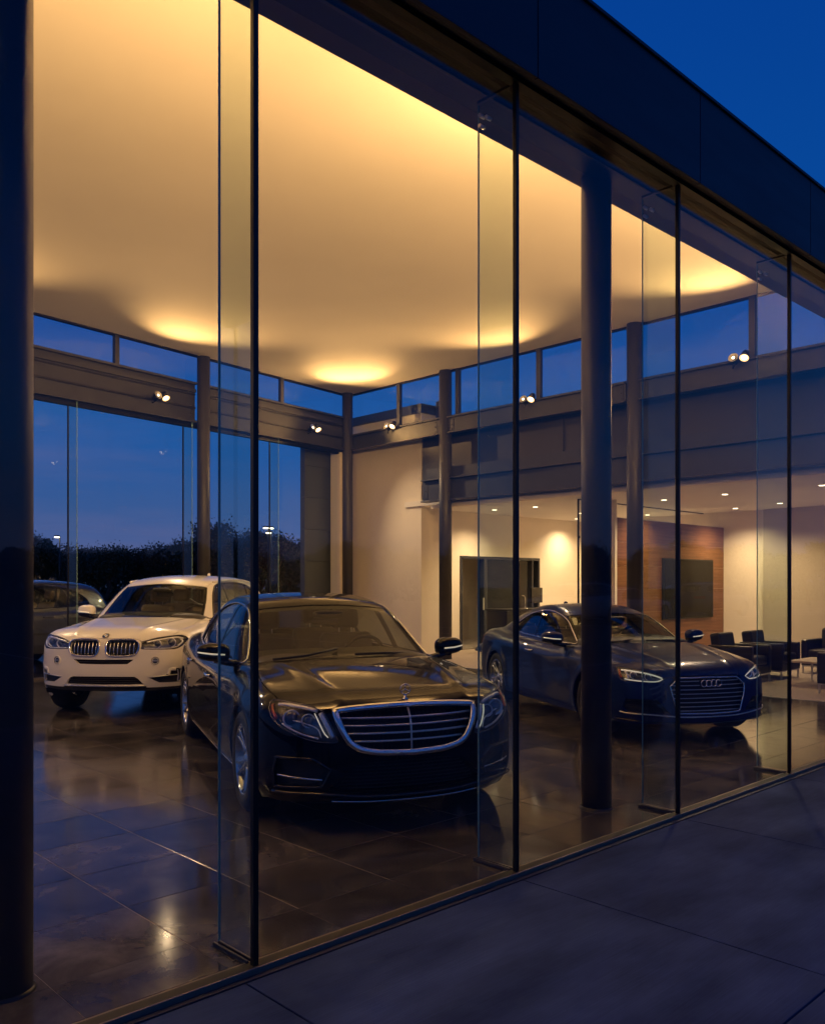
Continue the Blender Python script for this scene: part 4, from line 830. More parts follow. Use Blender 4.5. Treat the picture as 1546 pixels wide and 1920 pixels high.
    C.trim('window_trim', M[g.get('trim_mat', 'chrome')], dl, root, .018, .012, off=.003, both=True, closed=True)
    for q in g.get('rails', []): C.trim('roof_rail', M[q[1]] if q[1] in M else paint, C.cv('T', q[0]), root, .03, .035, off=q[2], both=True)
    # ---- front details
    g['details'](C, root, g, paint)
    # ---- mirrors
    mxp = g['mirror']
    for sg in (1, -1):
        def fn(p, sg=sg): t = (p.y*sg+mxp['r'][1])/(2*mxp['r'][1]); return (p.x*(1.05-.25*t) - .03*t, p.y, p.z*(1.0-.22*t) + .012*t)
        mo = MB().blob((mxp['c'][0], mxp['c'][1]*sg, mxp['c'][2]), mxp['r'], (32, 20), (.75, .7), fn).build('mirror', paint, root)
        MB().tube([(mxp['c'][0]+.02, mxp['c'][1]*sg, mxp['c'][2]-.05), (mxp['c'][0]+.03, (mxp['c'][1]-.10)*sg, mxp['c'][2]-.075), (mxp['c'][0]+.05, (mxp['c'][1]-.22)*sg, mxp['c'][2]-.095)], .028, 10).build('mirror_arm', M['black'], mo)
        rx, ry, rz = mxp['r']
        MB().tube([(mxp['c'][0]+rx*.93, (mxp['c'][1]-ry*.6)*sg, mxp['c'][2]-.012), (mxp['c'][0]+rx*.86, (mxp['c'][1]+ry*.2)*sg, mxp['c'][2]-.006), (mxp['c'][0]+rx*.5, (mxp['c'][1]+ry*.8)*sg, mxp['c'][2]+.004), (mxp['c'][0]+rx*.1, (mxp['c'][1]+ry*.96)*sg, mxp['c'][2]+.006)], .006, 8).build('turn_signal', M['lampwhite'], mo)
        MB().blob((mxp['c'][0], mxp['c'][1]*sg, mxp['c'][2]-mxp['r'][2]*.42), (rx*1.0, ry*.97, rz*.62), (28, 14), (.8, .7), fn).build('mirror_base', M['black'], mo)
    # ---- wheels and arches
    wm = wheel_meshes(P['rw'], g['rim_r'], g['tyre_w'], g['wheel'])
    tr = P['hw']-.015-g['tyre_w']/2
    for x in (0, cx):
        for sg in (1, -1): add_wheel(wm, x, tr*sg, P['rw'], sg, root, spin=rnd.uniform(0, 1), steer=g.get('steer', 0) if x == 0 else 0)
    for x in (0, cx):
        for sg in (1, -1):
            a = MB(); n = 24; rr = P['ra']+.012; bm = a.bm; rows = []
            for i in range(n+1):
                t = math.radians(-18+216*i/n); rows.append([bm.verts.new((x+rr*math.cos(t), yy*sg, P['rw']+rr*math.sin(t))) for yy in (P['hw']-.035, P['hw']-.42)])
            for i in range(n): bm.faces.new((rows[i][0], rows[i+1][0], rows[i+1][1], rows[i][1]))
            bm.faces.new([r[1] for r in rows]); a.build('wheel_arch_liner', M['void'], root)
    # ---- underbody, engine block-off, cabin
    zc = belt(-1.5)
    ub = MB().box((cx-P['ra']*1.6, -P['hw']+.12, P['zb']+.02), (cx-P['ra']-.02, P['hw']-.12, P['zb']+.3)).box((cx+P['ra']+.03, -P['hw']+.06, P['zb']+.02), (-P['ra']-.03, P['hw']-.06, P['zb']+.16))
    ub.box((P['ra']+.03, -P['hw']+.34, P['zb']+.04), (P['xn']-.22, P['hw']-.34, g['eng_z'])).box((-P['ra']-.02, -P['hw']+.43, P['zb']+.02), (P['ra']+.02, P['hw']-.43, g['eng_z']+.08)).box((cx-P['ra']-.0, -P['hw']+.43, P['zb']+.02), (cx+P['ra'], P['hw']-.43, P['zb']+.35))
    ub.build('underbody', M['void'], root)
    cab(C, root, g, P, belt)
    return root, C
def g_hole(C, g):
    """inner edge of the black band round the windscreen, full outline"""
    wb_, ws, wt = spl(g['ws_base'], 8), spl(g['ws_side'], 8), spl(g['ws_top'], 8); i = g.get('band', .05)
    L_ = np.vstack([wb_[:-1]+[-i*1.2, 0], ws[2:-2]-[0, i], wt[::-1][1:]+[i*1.4, 0]])
    L_[:, 1] = np.minimum(L_[:, 1], np.interp(-L_[:, 0], -ws[:, 0], ws[:, 1])-i)
    L_ = L_[L_[:, 1] >= 0]; L3 = C.v('T', L_); R3 = L3[::-1]*np.array([1, -1, 1]); return np.vstack([L3, R3])
def cab(C, root, g, P, belt):
    c = g['cabin']; sm = M[c.get('seat', 'seat')]; fz = P['zb']+.12; zb = belt(-1.2); hw = P['hw']
    it = MB().box((-.55, -hw+.12, fz), (c['dash_x'], hw-.12, zb-.10)); it.build('bulkhead', M['void'], root)
    d = MB().blob((c['dash_x']-.10, 0, zb-.06), (.42, hw-.22, .13), (40, 12), (.5, .35)); dd = d.build('dashboard', M['dash'], root)
    MB().blob((c['dash_x']-.28, c['drv'], zb+.0), (.15, .2, .07), (24, 12), (.7, .7)).build('instrument_hood', M['dash'], dd)
    st = MB(); Rm = Matrix.Translation((c['dash_x']-.58, c['drv'], zb-.02)) @ Matrix.Rotation(R(-64), 4, 'Y')
    st.lathe([(.185+.016*math.cos(t), .016*math.sin(t)) for t in np.linspace(0, 2*math.pi, 9)[:-1]], 'z', 40, close=True); st.blob((0, 0, 0), (.07, .08, .03), (16, 8)); st.box((-.02, -.18, -.008), (.02, .18, .008), .004); st.box((-.18, -.015, -.008), (0, .015, .008), .004); st.xf(Rm); st.build('steering_wheel', M['black'], root)
    for (x, ys) in ((c['front_x'], (.38, -.38)), (c['rear_x'], (.36, -.36))):
        for y in ys:
            so = MB().box((x-.02, y-.25, fz+.05), (x+.50, y+.25, fz+.32), .06, 3).build('seat', sm, root)
            b = MB().box((-.07, -.25, 0), (.07, .25, c['back_h']), .055, 3).xf(Matrix.Translation((x-.02, y, fz+.25)) @ Matrix.Rotation(R(-17), 4, 'Y')); b.build('backrest', sm, so)
            hb = MB().box((-.05, -.135, 0), (.05, .135, .19), .05, 3).xf(Matrix.Translation((x-.02-.29*c['back_h']-.015, y, fz+.25+c['back_h']+.01)) @ Matrix.Rotation(R(-8), 4, 'Y')); hb.build('headrest', sm, so)
            MB().cyl((x-.02-.29*c['back_h'], y-.06, fz+.2+c['back_h']), (x-.03-.29*c['back_h'], y-.06, fz+.3+c['back_h']), .007, n=8).cyl((x-.02-.29*c['back_h'], y+.06, fz+.2+c['back_h']), (x-.03-.29*c['back_h'], y+.06, fz+.3+c['back_h']), .007, n=8).build('headrest_post', M['satin'], so)
    for sg in (1, -1):
        MB().box((-.6, (hw-.17)*sg, fz), (cxx(P)+.5, (hw-.11)*sg, zb-.03), .01).build('door_card', M['dash'], root)
    MB().box((cxx(P)+.45, -hw+.2, fz), (cxx(P)-.1, hw-.2, belt(-2.4)-.04), .02).build('parcel_shelf', M['dash'], root)
    MB().box((cxx(P)+.3, -hw+.13, fz-.02), (-.55, hw-.13, fz+.02)).build('cabin_floor', M['void'], root)
    # headliner follows the roof
    rf = np.vstack([C.cv('T', g['ws_top']), C.cv('T', g['roof_side']), C.cv('T', g['roof_back'])[::-1]]); C.panel('headliner', M[c.get('liner', 'seatb')], 'C', rf, root, sym=True, step=.08, off=-.035, skirt=0, gap=.0)
    # mirror cluster under the windscreen top
    p = C.v('T', [(g['ws_top'][0][0]+.10, 0)])[0]; q = Vector((p[0]-.02, 0, p[2]-.035))
    MB().blob(q, (.06, .13, .035), (24, 10), (.6, .5)).build('sensor_housing', M['plastic'], root)
    MB().blob(q+Vector((-.10, 0, -.06)), (.018, .12, .035), (28, 12), (.5, .5)).build('rear_view_mirror', M['black'], root)
def cxx(P): return -P['wb']
# ------------------------------------------------------------------ what sets the three cars apart
def recess(C, root, name, m, half, off, step=.04): return C.panel(name, m, 'A', C.ln('F', half, 5), root, sym=True, off=off, skirt=0, gap=-.004, step=step)[0]
def barF(C, par, name, m, z, yx, w, h, off, zf=0, n=14, y0=None):
    y0 = -yx if y0 is None else y0; ys = np.linspace(y0, yx, n); C.trim(name, M[m], C.v('F', [(y, z + zf*y*y) for y in ys]), par, w, h, off=off)
def emblem_frame(C, y, z, lift):
    p = C.v('F', [(y, z)]); n = C.B.nrm(p)[0]; p = Vector(p[0]); n = Vector(n); u = Vector((0, 1, 0)); u = (u - n*u.dot(n)).normalized(); v = n.cross(u)
    return Matrix((( u.x, v.x, n.x, p.x+n.x*lift), (u.y, v.y, n.y, p.y+n.y*lift), (u.z, v.z, n.z, p.z+n.z*lift), (0, 0, 0, 1)))
def torus(mb, R_, r, c=(0, 0, 0), n=40, m=10): return mb.lathe([(R_+r*math.cos(t), r*math.sin(t)) for t in np.linspace(0, 2*math.pi, m+1)[:-1]], 'z', n, c, close=True)
def det_saloon(C, root, g, paint):
    half = [(0, .790), (.25, .783), (.455, .768), (.476, .752), (.455, .67), (.41, .583), (.36, .54), (.30, .519), (.2, .504), (0, .495)]
    gr = recess(C, root, 'grille', M['mesh'], half, -.075)
    full = np.vstack([C.cv('F', half, 6)]); L_ = np.vstack([full, full[::-1]*np.array([1, -1, 1])])
    C.trim('grille_frame', M['chrome'], L_, gr, .046, .034, off=.004, closed=True)
    for z, yx in ((.722, .455), (.672, .44), (.622, .415), (.573, .375)): barF(C, gr, 'slat', 'satin', z, yx, .015, .030, -.020, zf=.03)
    C.trim('centre_bar', M['satin'], C.v('F', [(0, z) for z in np.linspace(.785, .50, 12)]), gr, .012, .02, off=-.012)
    mb = MB()
    for y in np.linspace(-.42, .42, 29):
        if abs(y) > .02: mb.tube(C.v('F', [(y, z) for z in (.77, .68, .60, .55 if abs(y) > .36 else .52)])-np.array([.055, 0, 0]), .0035, 5)
    mb.build('grille_mesh', M['mesh'], gr)
    # hood-top star
    e = C.v('T', [(.745, 0)])[0]; st = MB().lathe([(.022, 0), (.022, .004), (.010, .010), (.006, .03)], 'z', 20); s_ = st.xf(Matrix.Translation(Vector(e))).build('star_mount', M['chrome'], root)
    q = MB(); torus(q, .034, .0032)
    for k in range(3):
        a = R(90+120*k); q.tube([(0, 0, 0), (.033*math.cos(a), .033*math.sin(a), 0)], .0028, 6)
    q.blob((0, 0, 0), (.006, .006, .005), (10, 6))
    q.xf(Matrix.Translation(Vector(e)+Vector((0, 0, .063))) @ Matrix(((0, 0, 1, 0), (1, 0, 0, 0), (0, 1, 0, 0), (0, 0, 0, 1)))).build('star_emblem', M['chrome'], s_)
    q = MB().blob((0, 0, 0), (.020, .020, .005), (20, 8)).xf(emblem_frame(C, 0, .80, .006)); q.build('round_badge', M['chrome'], root)
    recess(C, root, 'lower_grille', M['mesh'], [(0, .452), (.25, .448), (.36, .432), (.53, .282), (.25, .262), (0, .258)], -.045)
    mb = MB()
    for z in np.linspace(.28, .44, 8):
        yx = .34 + (.44-z)*.9; mb.tube(C.v('F', [(y, z) for y in np.linspace(-yx, yx, 15)])-np.array([.03, 0, 0]), .004, 5)
    mb.build('lower_mesh', M['plastic'], root)
    for sg in (0, 1):
        m_ = (lambda a: a) if sg == 0 else (lambda a: a*np.array([1, -1, 1]))
        q = MB(); p = m_(C.ln('F', g['side_intake']+[g['side_intake'][0]], 6)); cen = p.mean(0); inn = (p-cen)*.93+cen-np.array([.07, 0, 0])*1
        bm = q.bm; A = [bm.verts.new(v) for v in p[:-1]]; Bv = [bm.verts.new(v) for v in inn[:-1]]; n = len(A)
        for i in range(n): bm.faces.new((A[i], A[(i+1) % n], Bv[(i+1) % n], Bv[i]))
        bm.faces.new(Bv); it = q.build('side_intake', M['plastic'], root)
        pe = p[:-1]; ne = C.B.nrm(pe*np.array([1, 1 if sg == 0 else -1, 1]))*np.array([1, 1 if sg == 0 else -1, 1]); MB().tube((pe+ne*.001).tolist(), .012, 6, nrm=ne.tolist(), w=.020, closed=True).build('intake_edge', M['black'], it)
        a = m_(C.cv('F', [(.825, .362), (.74, .352), (.65, .343), (.565, .337)], 6)); C.trim('chrome_strip', M['chrome'], a, it, .014, .010, off=-.006)
    lip = C.cv('F', [(.83, .262), (.62, .258), (.50, .252), (.3, .236), (0, .232)], 8); L_ = np.vstack([lip, lip[::-1][1:]*np.array([1, -1, 1])]); C.trim('bumper_lip', M['black'], L_, root, .018, .03, off=.012)
    lip = C.cv('F', [(.50, .205), (.3, .197), (0, .193)], 8); L_ = np.vstack([lip, lip[::-1][1:]*np.array([1, -1, 1])]); C.trim('lower_chrome_strip', M['chrome'], L_, root, .014, .010, off=.012)
    C.trim('sill_strip', M['chrome'], C.v('S', [(x, .232) for x in np.linspace(-.45, -2.72, 30)]), root, .016, .012, off=.006, both=True)
    for s_, (y0, y1) in ((1, (.02, .55)), (-1, (-.62, -.08))):
        C.trim('wiper', M['plastic'], C.v('T', [(-.385 if s_ > 0 else -.40, y0), (-.44, (y0+y1)/2), (-.54, y1)]), root, .016, .02, off=.014)
SAL = dict(front_edge=[(0, .808), (.25, .801), (.47, .785)], notch=[(0, .482), (.2, .488), (.31, .502), (.38, .53), (.43, .585), (.47, .67), (.492, .765), (.47, .785)], bump_top=[(.47, .785), (.548, .766)],
 hl_bottom=[(.548, .766), (.52, .70), (.478, .60), (.485, .574), (.571, .574), (.66, .594), (.727, .622), (.80, .668), (.842, .72), (.850, .775)], hl_top=[(.548, .766), (.62, .795), (.70, .811), (.78, .823), (.825, .818), (.850, .775)],
 hood_hl=[(.47, .785), (.548, .770), (.62, .799), (.70, .815), (.785, .826)], hood_edge=[(.50, .79), (.36, .812), (.135, .815), (-.15, .785), (-.40, .74), (-.505, .715)], fend_hl=[(.79, .823), (.825, .818), (.850, .775)],
 cowl=[(-.505, .715), (-.40, .55), (-.31, .3), (-.275, 0)], fend_top=(-.60, .765), joint=[(.50, .775), (.44, .70), (.37, .62), (.30, .57)], arc_bump=(36.5, -33), arc_fend=(36.5, 197), arc_door=(-14, 62), arc_q=(150, 62),
 bump_bot_s=[(.315, .16), (.45, .185)], bump_bot_f=[(.85, .185), (.7, .185), (.4, .18), (0, .178)], sill_z=.245,
 holes=['low_grille', 'side_intake'], central=['low_grille'], low_grille=[(0, .452), (.25, .448), (.36, .432), (.53, .282), (.25, .262), (0, .258), (-.25, .262), (-.53, .282), (-.36, .432), (-.25, .448)],
 side_intake=[(.825, .475), (.62, .468), (.515, .40), (.565, .292), (.83, .285), (.838, .38)],
 hl_parts=[([(.58, .772), (.66, .793), (.75, .806), (.80, .803)], .026, .02, -.014, 'reflector'), ([(.565, .758), (.545, .70), (.515, .63), (.50, .597)], .030, .02, -.014, 'reflector'), ([(.60, .758), (.58, .69), (.555, .63), (.53, .60)], .008, .012, -.02, 'lampwhite'), ([(.59, .596), (.68, .62), (.75, .655), (.80, .69)], .012, .016, -.018, 'reflector'), ([(.826, .80), (.836, .76), (.822, .715)], .022, .02, -.012, 'amber'), ([(.575, .60), (.60, .66), (.69, .70), (.79, .72)], .008, .012, -.03, 'reflector')],
 projectors=[(.725, .712, .045), (.63, .70, .036)],
 door_front=[(-.60, .935), (-.55, .80), (-.46, .55), (-.44, .40), (-.46, .245)], door_split=[[(-1.70, .965), (-1.68, .8), (-1.66, .5), (-1.66, .245)], [(-2.93, 1.01), (-2.98, .9), (-2.99, .8), (-2.989, .681)]], last_arch=True, handles=[(-1.45, .80), (-2.62, .835)], sill_mat='paint',
 dlo_bot=[(-.70, .955), (-1.5, .968), (-2.4, .985), (-2.95, 1.015)], dlo_top=[(-.70, .965), (-.95, 1.14), (-1.22, 1.30), (-1.5, 1.375), (-1.95, 1.40), (-2.35, 1.36), (-2.68, 1.24), (-2.88, 1.12), (-2.95, 1.03)], ap_foot=(-.62, .945),
 pillars=[(-1.62, -1.70, .10), (-2.62, -2.66, .05)], ws_base=[(-.315, 0), (-.35, .3), (-.45, .55), (-.63, .735)], ws_side=[(-.63, .735), (-.9, .675), (-1.12, .62), (-1.27, .582)], ws_top=[(-1.16, 0), (-1.19, .3), (-1.27, .582)],
 roof_side=[(-1.27, .582), (-1.6, .60), (-2.2, .60), (-2.85, .56)], rw_side=[(-2.85, .56), (-3.2, .60), (-3.55, .63), (-3.72, .62)], roof_back=[(-3.02, 0), (-2.98, .3), (-2.85, .56)], rw_bottom=[(-3.83, 0), (-3.80, .4), (-3.72, .62)],
 deck_side=[(-3.72, .62), (-3.9, .72), (-4.15, .71)], deck_back=[(-4.28, 0), (-4.25, .4), (-4.15, .71)], quarter_back=[(-4.05, .88), (-3.9, .8), (-3.6, .6), (-3.52, .53)], rear_low=[(-3.5, .2), (-3.9, .19)], rear_bot=[(.75, .19), (.4, .19), (0, .19)],
 tail_lamp=[(.55, .95), (.80, .92), (.84, .78), (.60, .80)], mirror=dict(c=(-.80, 1.0, 1.035), r=(.085, .125, .078)), rim_r=.245, tyre_w=.245, wheel='b', eng_z=.60, band=.045, details=det_saloon,
 cabin=dict(dash_x=-.72, drv=.38, front_x=-1.62, rear_x=-2.62, back_h=.60), step=.028)
def det_suv(C, root, g, paint):
    for sg in (1, -1):
        k = np.array([1, sg, 1]); P3 = C.cv('F', g['kidney']+[g['kidney'][0]], 6)*k; cen = P3.mean(0)
        q = MB(); bm = q.bm; P_ = P3[:-1]; inn = P_-np.array([.06, 0, 0]); A = [bm.verts.new(v) for v in P_]; Bv = [bm.verts.new(v) for v in inn]; n = len(A)
        for i in range(n): bm.faces.new((A[i], A[(i+1) % n], Bv[(i+1) % n], Bv[i]))
        bm.faces.new(Bv); kd = q.build('kidney_grille', M['mesh'], root)
        C.trim('grille_frame', M['chrome'], P3, kd, .020, .030, off=.006, closed=True)
        ky = np.array(g['kidney'])
        for y in np.linspace(.085, .365, 7):
            p = C.v('F', [(y, z) for z in np.linspace(.905, .755, 7)])*k; nn = C.B.nrm(p*k)*k; MB().tube((p-nn*.012).tolist(), .020, 8, nrm=nn.tolist(), w=.014).build('slat', M['slat'], kd)
    em = emblem_frame(C, 0, .972, .003)
    b = MB().lathe([(.001, .002), (.040, .002), (.041, -.004)], 'z', 40).xf(em).build('round_badge', M['black'], root)
    q = MB(); torus(q, .041, .0025); torus(q, .026, .0016); q.xf(em).build('badge_ring', M['chrome'], b)
    for k in range(4):
        q = MB(); bm = q.bm; vs = [bm.verts.new((0, 0, .0035))]+[bm.verts.new((.0255*math.cos(a), .0255*math.sin(a), .0035)) for a in np.linspace(k*math.pi/2, (k+1)*math.pi/2, 9)]; bm.faces.new(vs)
        q.xf(em).build('badge_quarter', M['badgewhite'] if k % 2 else M['blue'], b)
    recess(C, root, 'upper_slot', M['void'], [(0, .695), (.365, .697), (.30, .648), (0, .645)], -.04)
    barF(C, root, 'slot_bar', 'plastic', .672, .31, .010, .02, -.03)
    lg = recess(C, root, 'lower_grille', M['void'], [(0, .497), (.38, .494), (.42, .47), (.475, .405), (0, .40)], -.05)
    for z in (.424, .448, .472): barF(C, lg, 'slat', 'plastic', z, .43, .012, .03, -.02)
    C.trim('skid_strip', M['satin'], C.v('F', [(y, .388) for y in np.linspace(-.49, .49, 24)]), root, .020, .016, off=.006)
    L_ = [(0, .385), (.49, .382), (.515, .362), (.86, .372), (.86, .335), (.6, .318), (0, .315)]; C.panel('lower_apron', M['plastic'], 'A', C.ln('F', L_, 6), root, sym=True, off=-.012, skirt=.03)
    for sg in (1, -1):
        k = np.array([1, sg, 1])
        em = emblem_frame(C, .605*sg, .68, .004)
        fl = MB().lathe([(.046, -.004), (.051, .006), (.057, 0), (.058, -.02)], 'z', 32).xf(em).build('fog_light', paint, root)
        MB().lathe([(.001, -.016), (.030, -.014), (.040, -.004), (.045, .002)], 'z', 32).xf(em).build('lamp_ring', M['lampdark'], fl)
        MB().blob((0, 0, -.008), (.034, .034, .012), (24, 12)).xf(em).build('lamp_lens', M['projector'], fl); MB().box((-.034, -.003, .003), (.034, .003, .008)).xf(em).build('lamp_bar', M['satin'], fl)
        q = MB(); p = C.ln('F', g['side_intake']+[g['side_intake'][0]], 6)*k; cen = p.mean(0); inn = (p-cen)*.93+cen-np.array([.06, 0, 0]); bm = q.bm; A = [bm.verts.new(v) for v in p[:-1]]; Bv = [bm.verts.new(v) for v in inn[:-1]]; n = len(A)
        for i in range(n): bm.faces.new((A[i], A[(i+1) % n], Bv[(i+1) % n], Bv[i]))
        bm.faces.new(Bv); it = q.build('side_intake', M['plastic'], root)
        a = C.cv('F', [(.53, .487), (.64, .497), (.76, .508), (.835, .512)], 6)*k; nn = C.B.nrm(a*k)*k; MB().tube((a+nn*.002).tolist(), .012, 8, nrm=nn.tolist(), w=.012).build('intake_trim', M['satin'], it)
        a = C.cv('F', [(.832, .57), (.838, .51), (.83, .43)], 6)*k; nn = C.B.nrm(a*k)*k; MB().tube((a-nn*.004).tolist(), .02, 8, nrm=nn.tolist(), w=.014).build('intake_trim', M['satin'], it)
        a = C.cv('F', [(.815, .575), (.762, .572), (.745, .515)], 6)*k; nn = C.B.nrm(a*k)*k; MB().tube((a-nn*.0).tolist(), .02, 8, nrm=nn.tolist(), w=.04).build('intake_blade', paint, it)
        for (y, z) in ((.19, .56), (.44, .55)):
            p = C.v('F', [(y, z)]); nn = C.B.nrm(p)[0]*k; p = p[0]*k; MB().cyl(Vector(p), Vector(p+nn*.002), .012, n=16).build('parking_sensor', paint, root)
    p = C.v('T', [(-3.0, 0)])[0]; MB().blob(Vector(p)+Vector((0, 0, .02)), (.06, .016, .04), (16, 10), (.8, .8)).build('aerial_fin', paint, root)
    for a_ in (0, -C.P['wb']): C.trim('wheel_arch_trim', M['plastic'] if False else paint, C.arc(a_, -8, 188, 40), root, .03, .014, off=.0, both=True)
SUVF = dict(front_edge=[(0, .938), (.12, .944), (.30, .945), (.40, .93), (.44, .908)], bump_top=[(.44, .908), (.447, .90)],
 hl_bottom=[(.447, .90), (.45, .85), (.452, .822), (.55, .815), (.667, .812), (.76, .812), (.82, .818), (.875, .862), (.90, .928)], hl_top=[(.447, .90), (.55, .936), (.65, .957), (.75, .970), (.82, .975), (.87, .958), (.90, .928)],
 hood_hl=[(.44, .908), (.55, .940), (.65, .961), (.75, .974)], hood_edge=[(.585, .758), (.45, .785), (.15, .79), (-.2, .76), (-.45, .72), (-.52, .70)], fend_hl=[(.758, .972), (.82, .975), (.87, .958), (.90, .928)],
 cowl=[(-.52, .70), (-.42, .5), (-.34, .25), (-.32, 0)], fend_top=(-.64, .74), joint=[(.45, .928), (.475, .84), (.44, .70), (.385, .55)], arc_bump=(23.5, -26), arc_fend=(23.5, 191), arc_door=(-10, 66), arc_q=(150, 66),
 bump_bot_s=[(.42, .30), (.49, .372)], bump_bot_f=[(.87, .372), (.52, .364), (.494, .38), (.2, .39), (0, .39)], sill_z=.33,
 kidney=[(.085, .925), (.22, .930), (.36, .925), (.41, .90), (.425, .85), (.41, .79), (.37, .752), (.24, .740), (.10, .742), (.055, .775), (.042, .84), (.05, .90)],
 holes=['kidney', 'low_grille', 'slot', 'side_intake'], round=['kidney'], central=['low_grille', 'slot'], low_grille=[(0, .497), (.38, .494), (.42, .47), (.475, .405), (0, .40), (-.475, .405), (-.42, .47), (-.38, .494)], slot=[(0, .695), (.365, .697), (.30, .648), (0, .645), (-.30, .648), (-.365, .697)],
 side_intake=[(.77, .580), (.850, .582), (.868, .56), (.862, .44), (.84, .424), (.65, .424), (.60, .45), (.53, .490), (.72, .505)],
 hl_parts=[([(.50, .905), (.60, .928), (.70, .946), (.80, .956), (.86, .94)], .022, .02, -.014, 'reflector'), ([(.48, .832), (.60, .828), (.74, .828), (.83, .845)], .010, .016, -.02, 'reflector'), ([(.84, .94), (.865, .90), (.83, .85)], .02, .02, -.016, 'reflector')],
 projectors=[(.745, .888, .044), (.60, .876, .040)],
 door_front=[(-.66, 1.12), (-.60, .9), (-.52, .6), (-.52, .33)], door_split=[[(-1.58, 1.14), (-1.56, .9), (-1.55, .6), (-1.55, .33)], [(-2.62, 1.17), (-2.70, .98), (-2.75, .85), (-2.764, .754)]], last_arch=True, handles=[(-1.33, .98), (-2.38, 1.01)], handle_mat='paint', sill_mat='plastic',
 dlo_bot=[(-.74, 1.125), (-1.5, 1.15), (-2.4, 1.175), (-3.3, 1.22)], dlo_top=[(-.74, 1.135), (-.95, 1.33), (-1.18, 1.50), (-1.42, 1.585), (-2.0, 1.615), (-2.6, 1.595), (-3.0, 1.52), (-3.28, 1.36), (-3.34, 1.25)], ap_foot=(-.68, 1.13),
 pillars=[(-1.50, -1.58, .12), (-2.56, -2.63, .16)], ws_base=[(-.345, 0), (-.38, .3), (-.48, .55), (-.66, .705)], ws_side=[(-.66, .705), (-.85, .67), (-1.02, .63), (-1.17, .585)], ws_top=[(-1.08, 0), (-1.10, .3), (-1.17, .585)],
 roof_side=[(-1.17, .585), (-1.6, .60), (-2.4, .60), (-3.45, .58)], rw_side=[(-3.45, .58), (-3.58, .60), (-3.66, .62), (-3.73, .64)], roof_back=[(-3.60, 0), (-3.56, .3), (-3.45, .58)], rw_bottom=[(-3.88, 0), (-3.85, .4), (-3.73, .64)],
 deck_side=[(-3.73, .64), (-3.75, .66), (-3.77, .68)], quarter_back=[(-3.74, 1.1), (-3.72, .9), (-3.5, .65), (-3.40, .585)], rear_low=[(-3.38, .3), (-3.6, .28)], rear_bot=[(.75, .27), (.4, .27), (0, .27)],
 tail_lamp=[(.45, 1.04), (.86, 1.06), (.88, .90), (.45, .92)], mirror=dict(c=(-.86, 1.03, 1.21), r=(.09, .125, .095)), rim_r=.245, tyre_w=.255, wheel='a', eng_z=.72, band=.035, details=det_suv, trim_mat='black',
 rails=[([(-1.35, .60), (-1.6, .615), (-2.4, .615), (-3.2, .605)], 'paint', .012)], roof_glass=0,
 cabin=dict(dash_x=-.78, drv=.38, front_x=-1.62, rear_x=-2.5, back_h=.66, liner='seatb', seat='seatb'), step=.03)
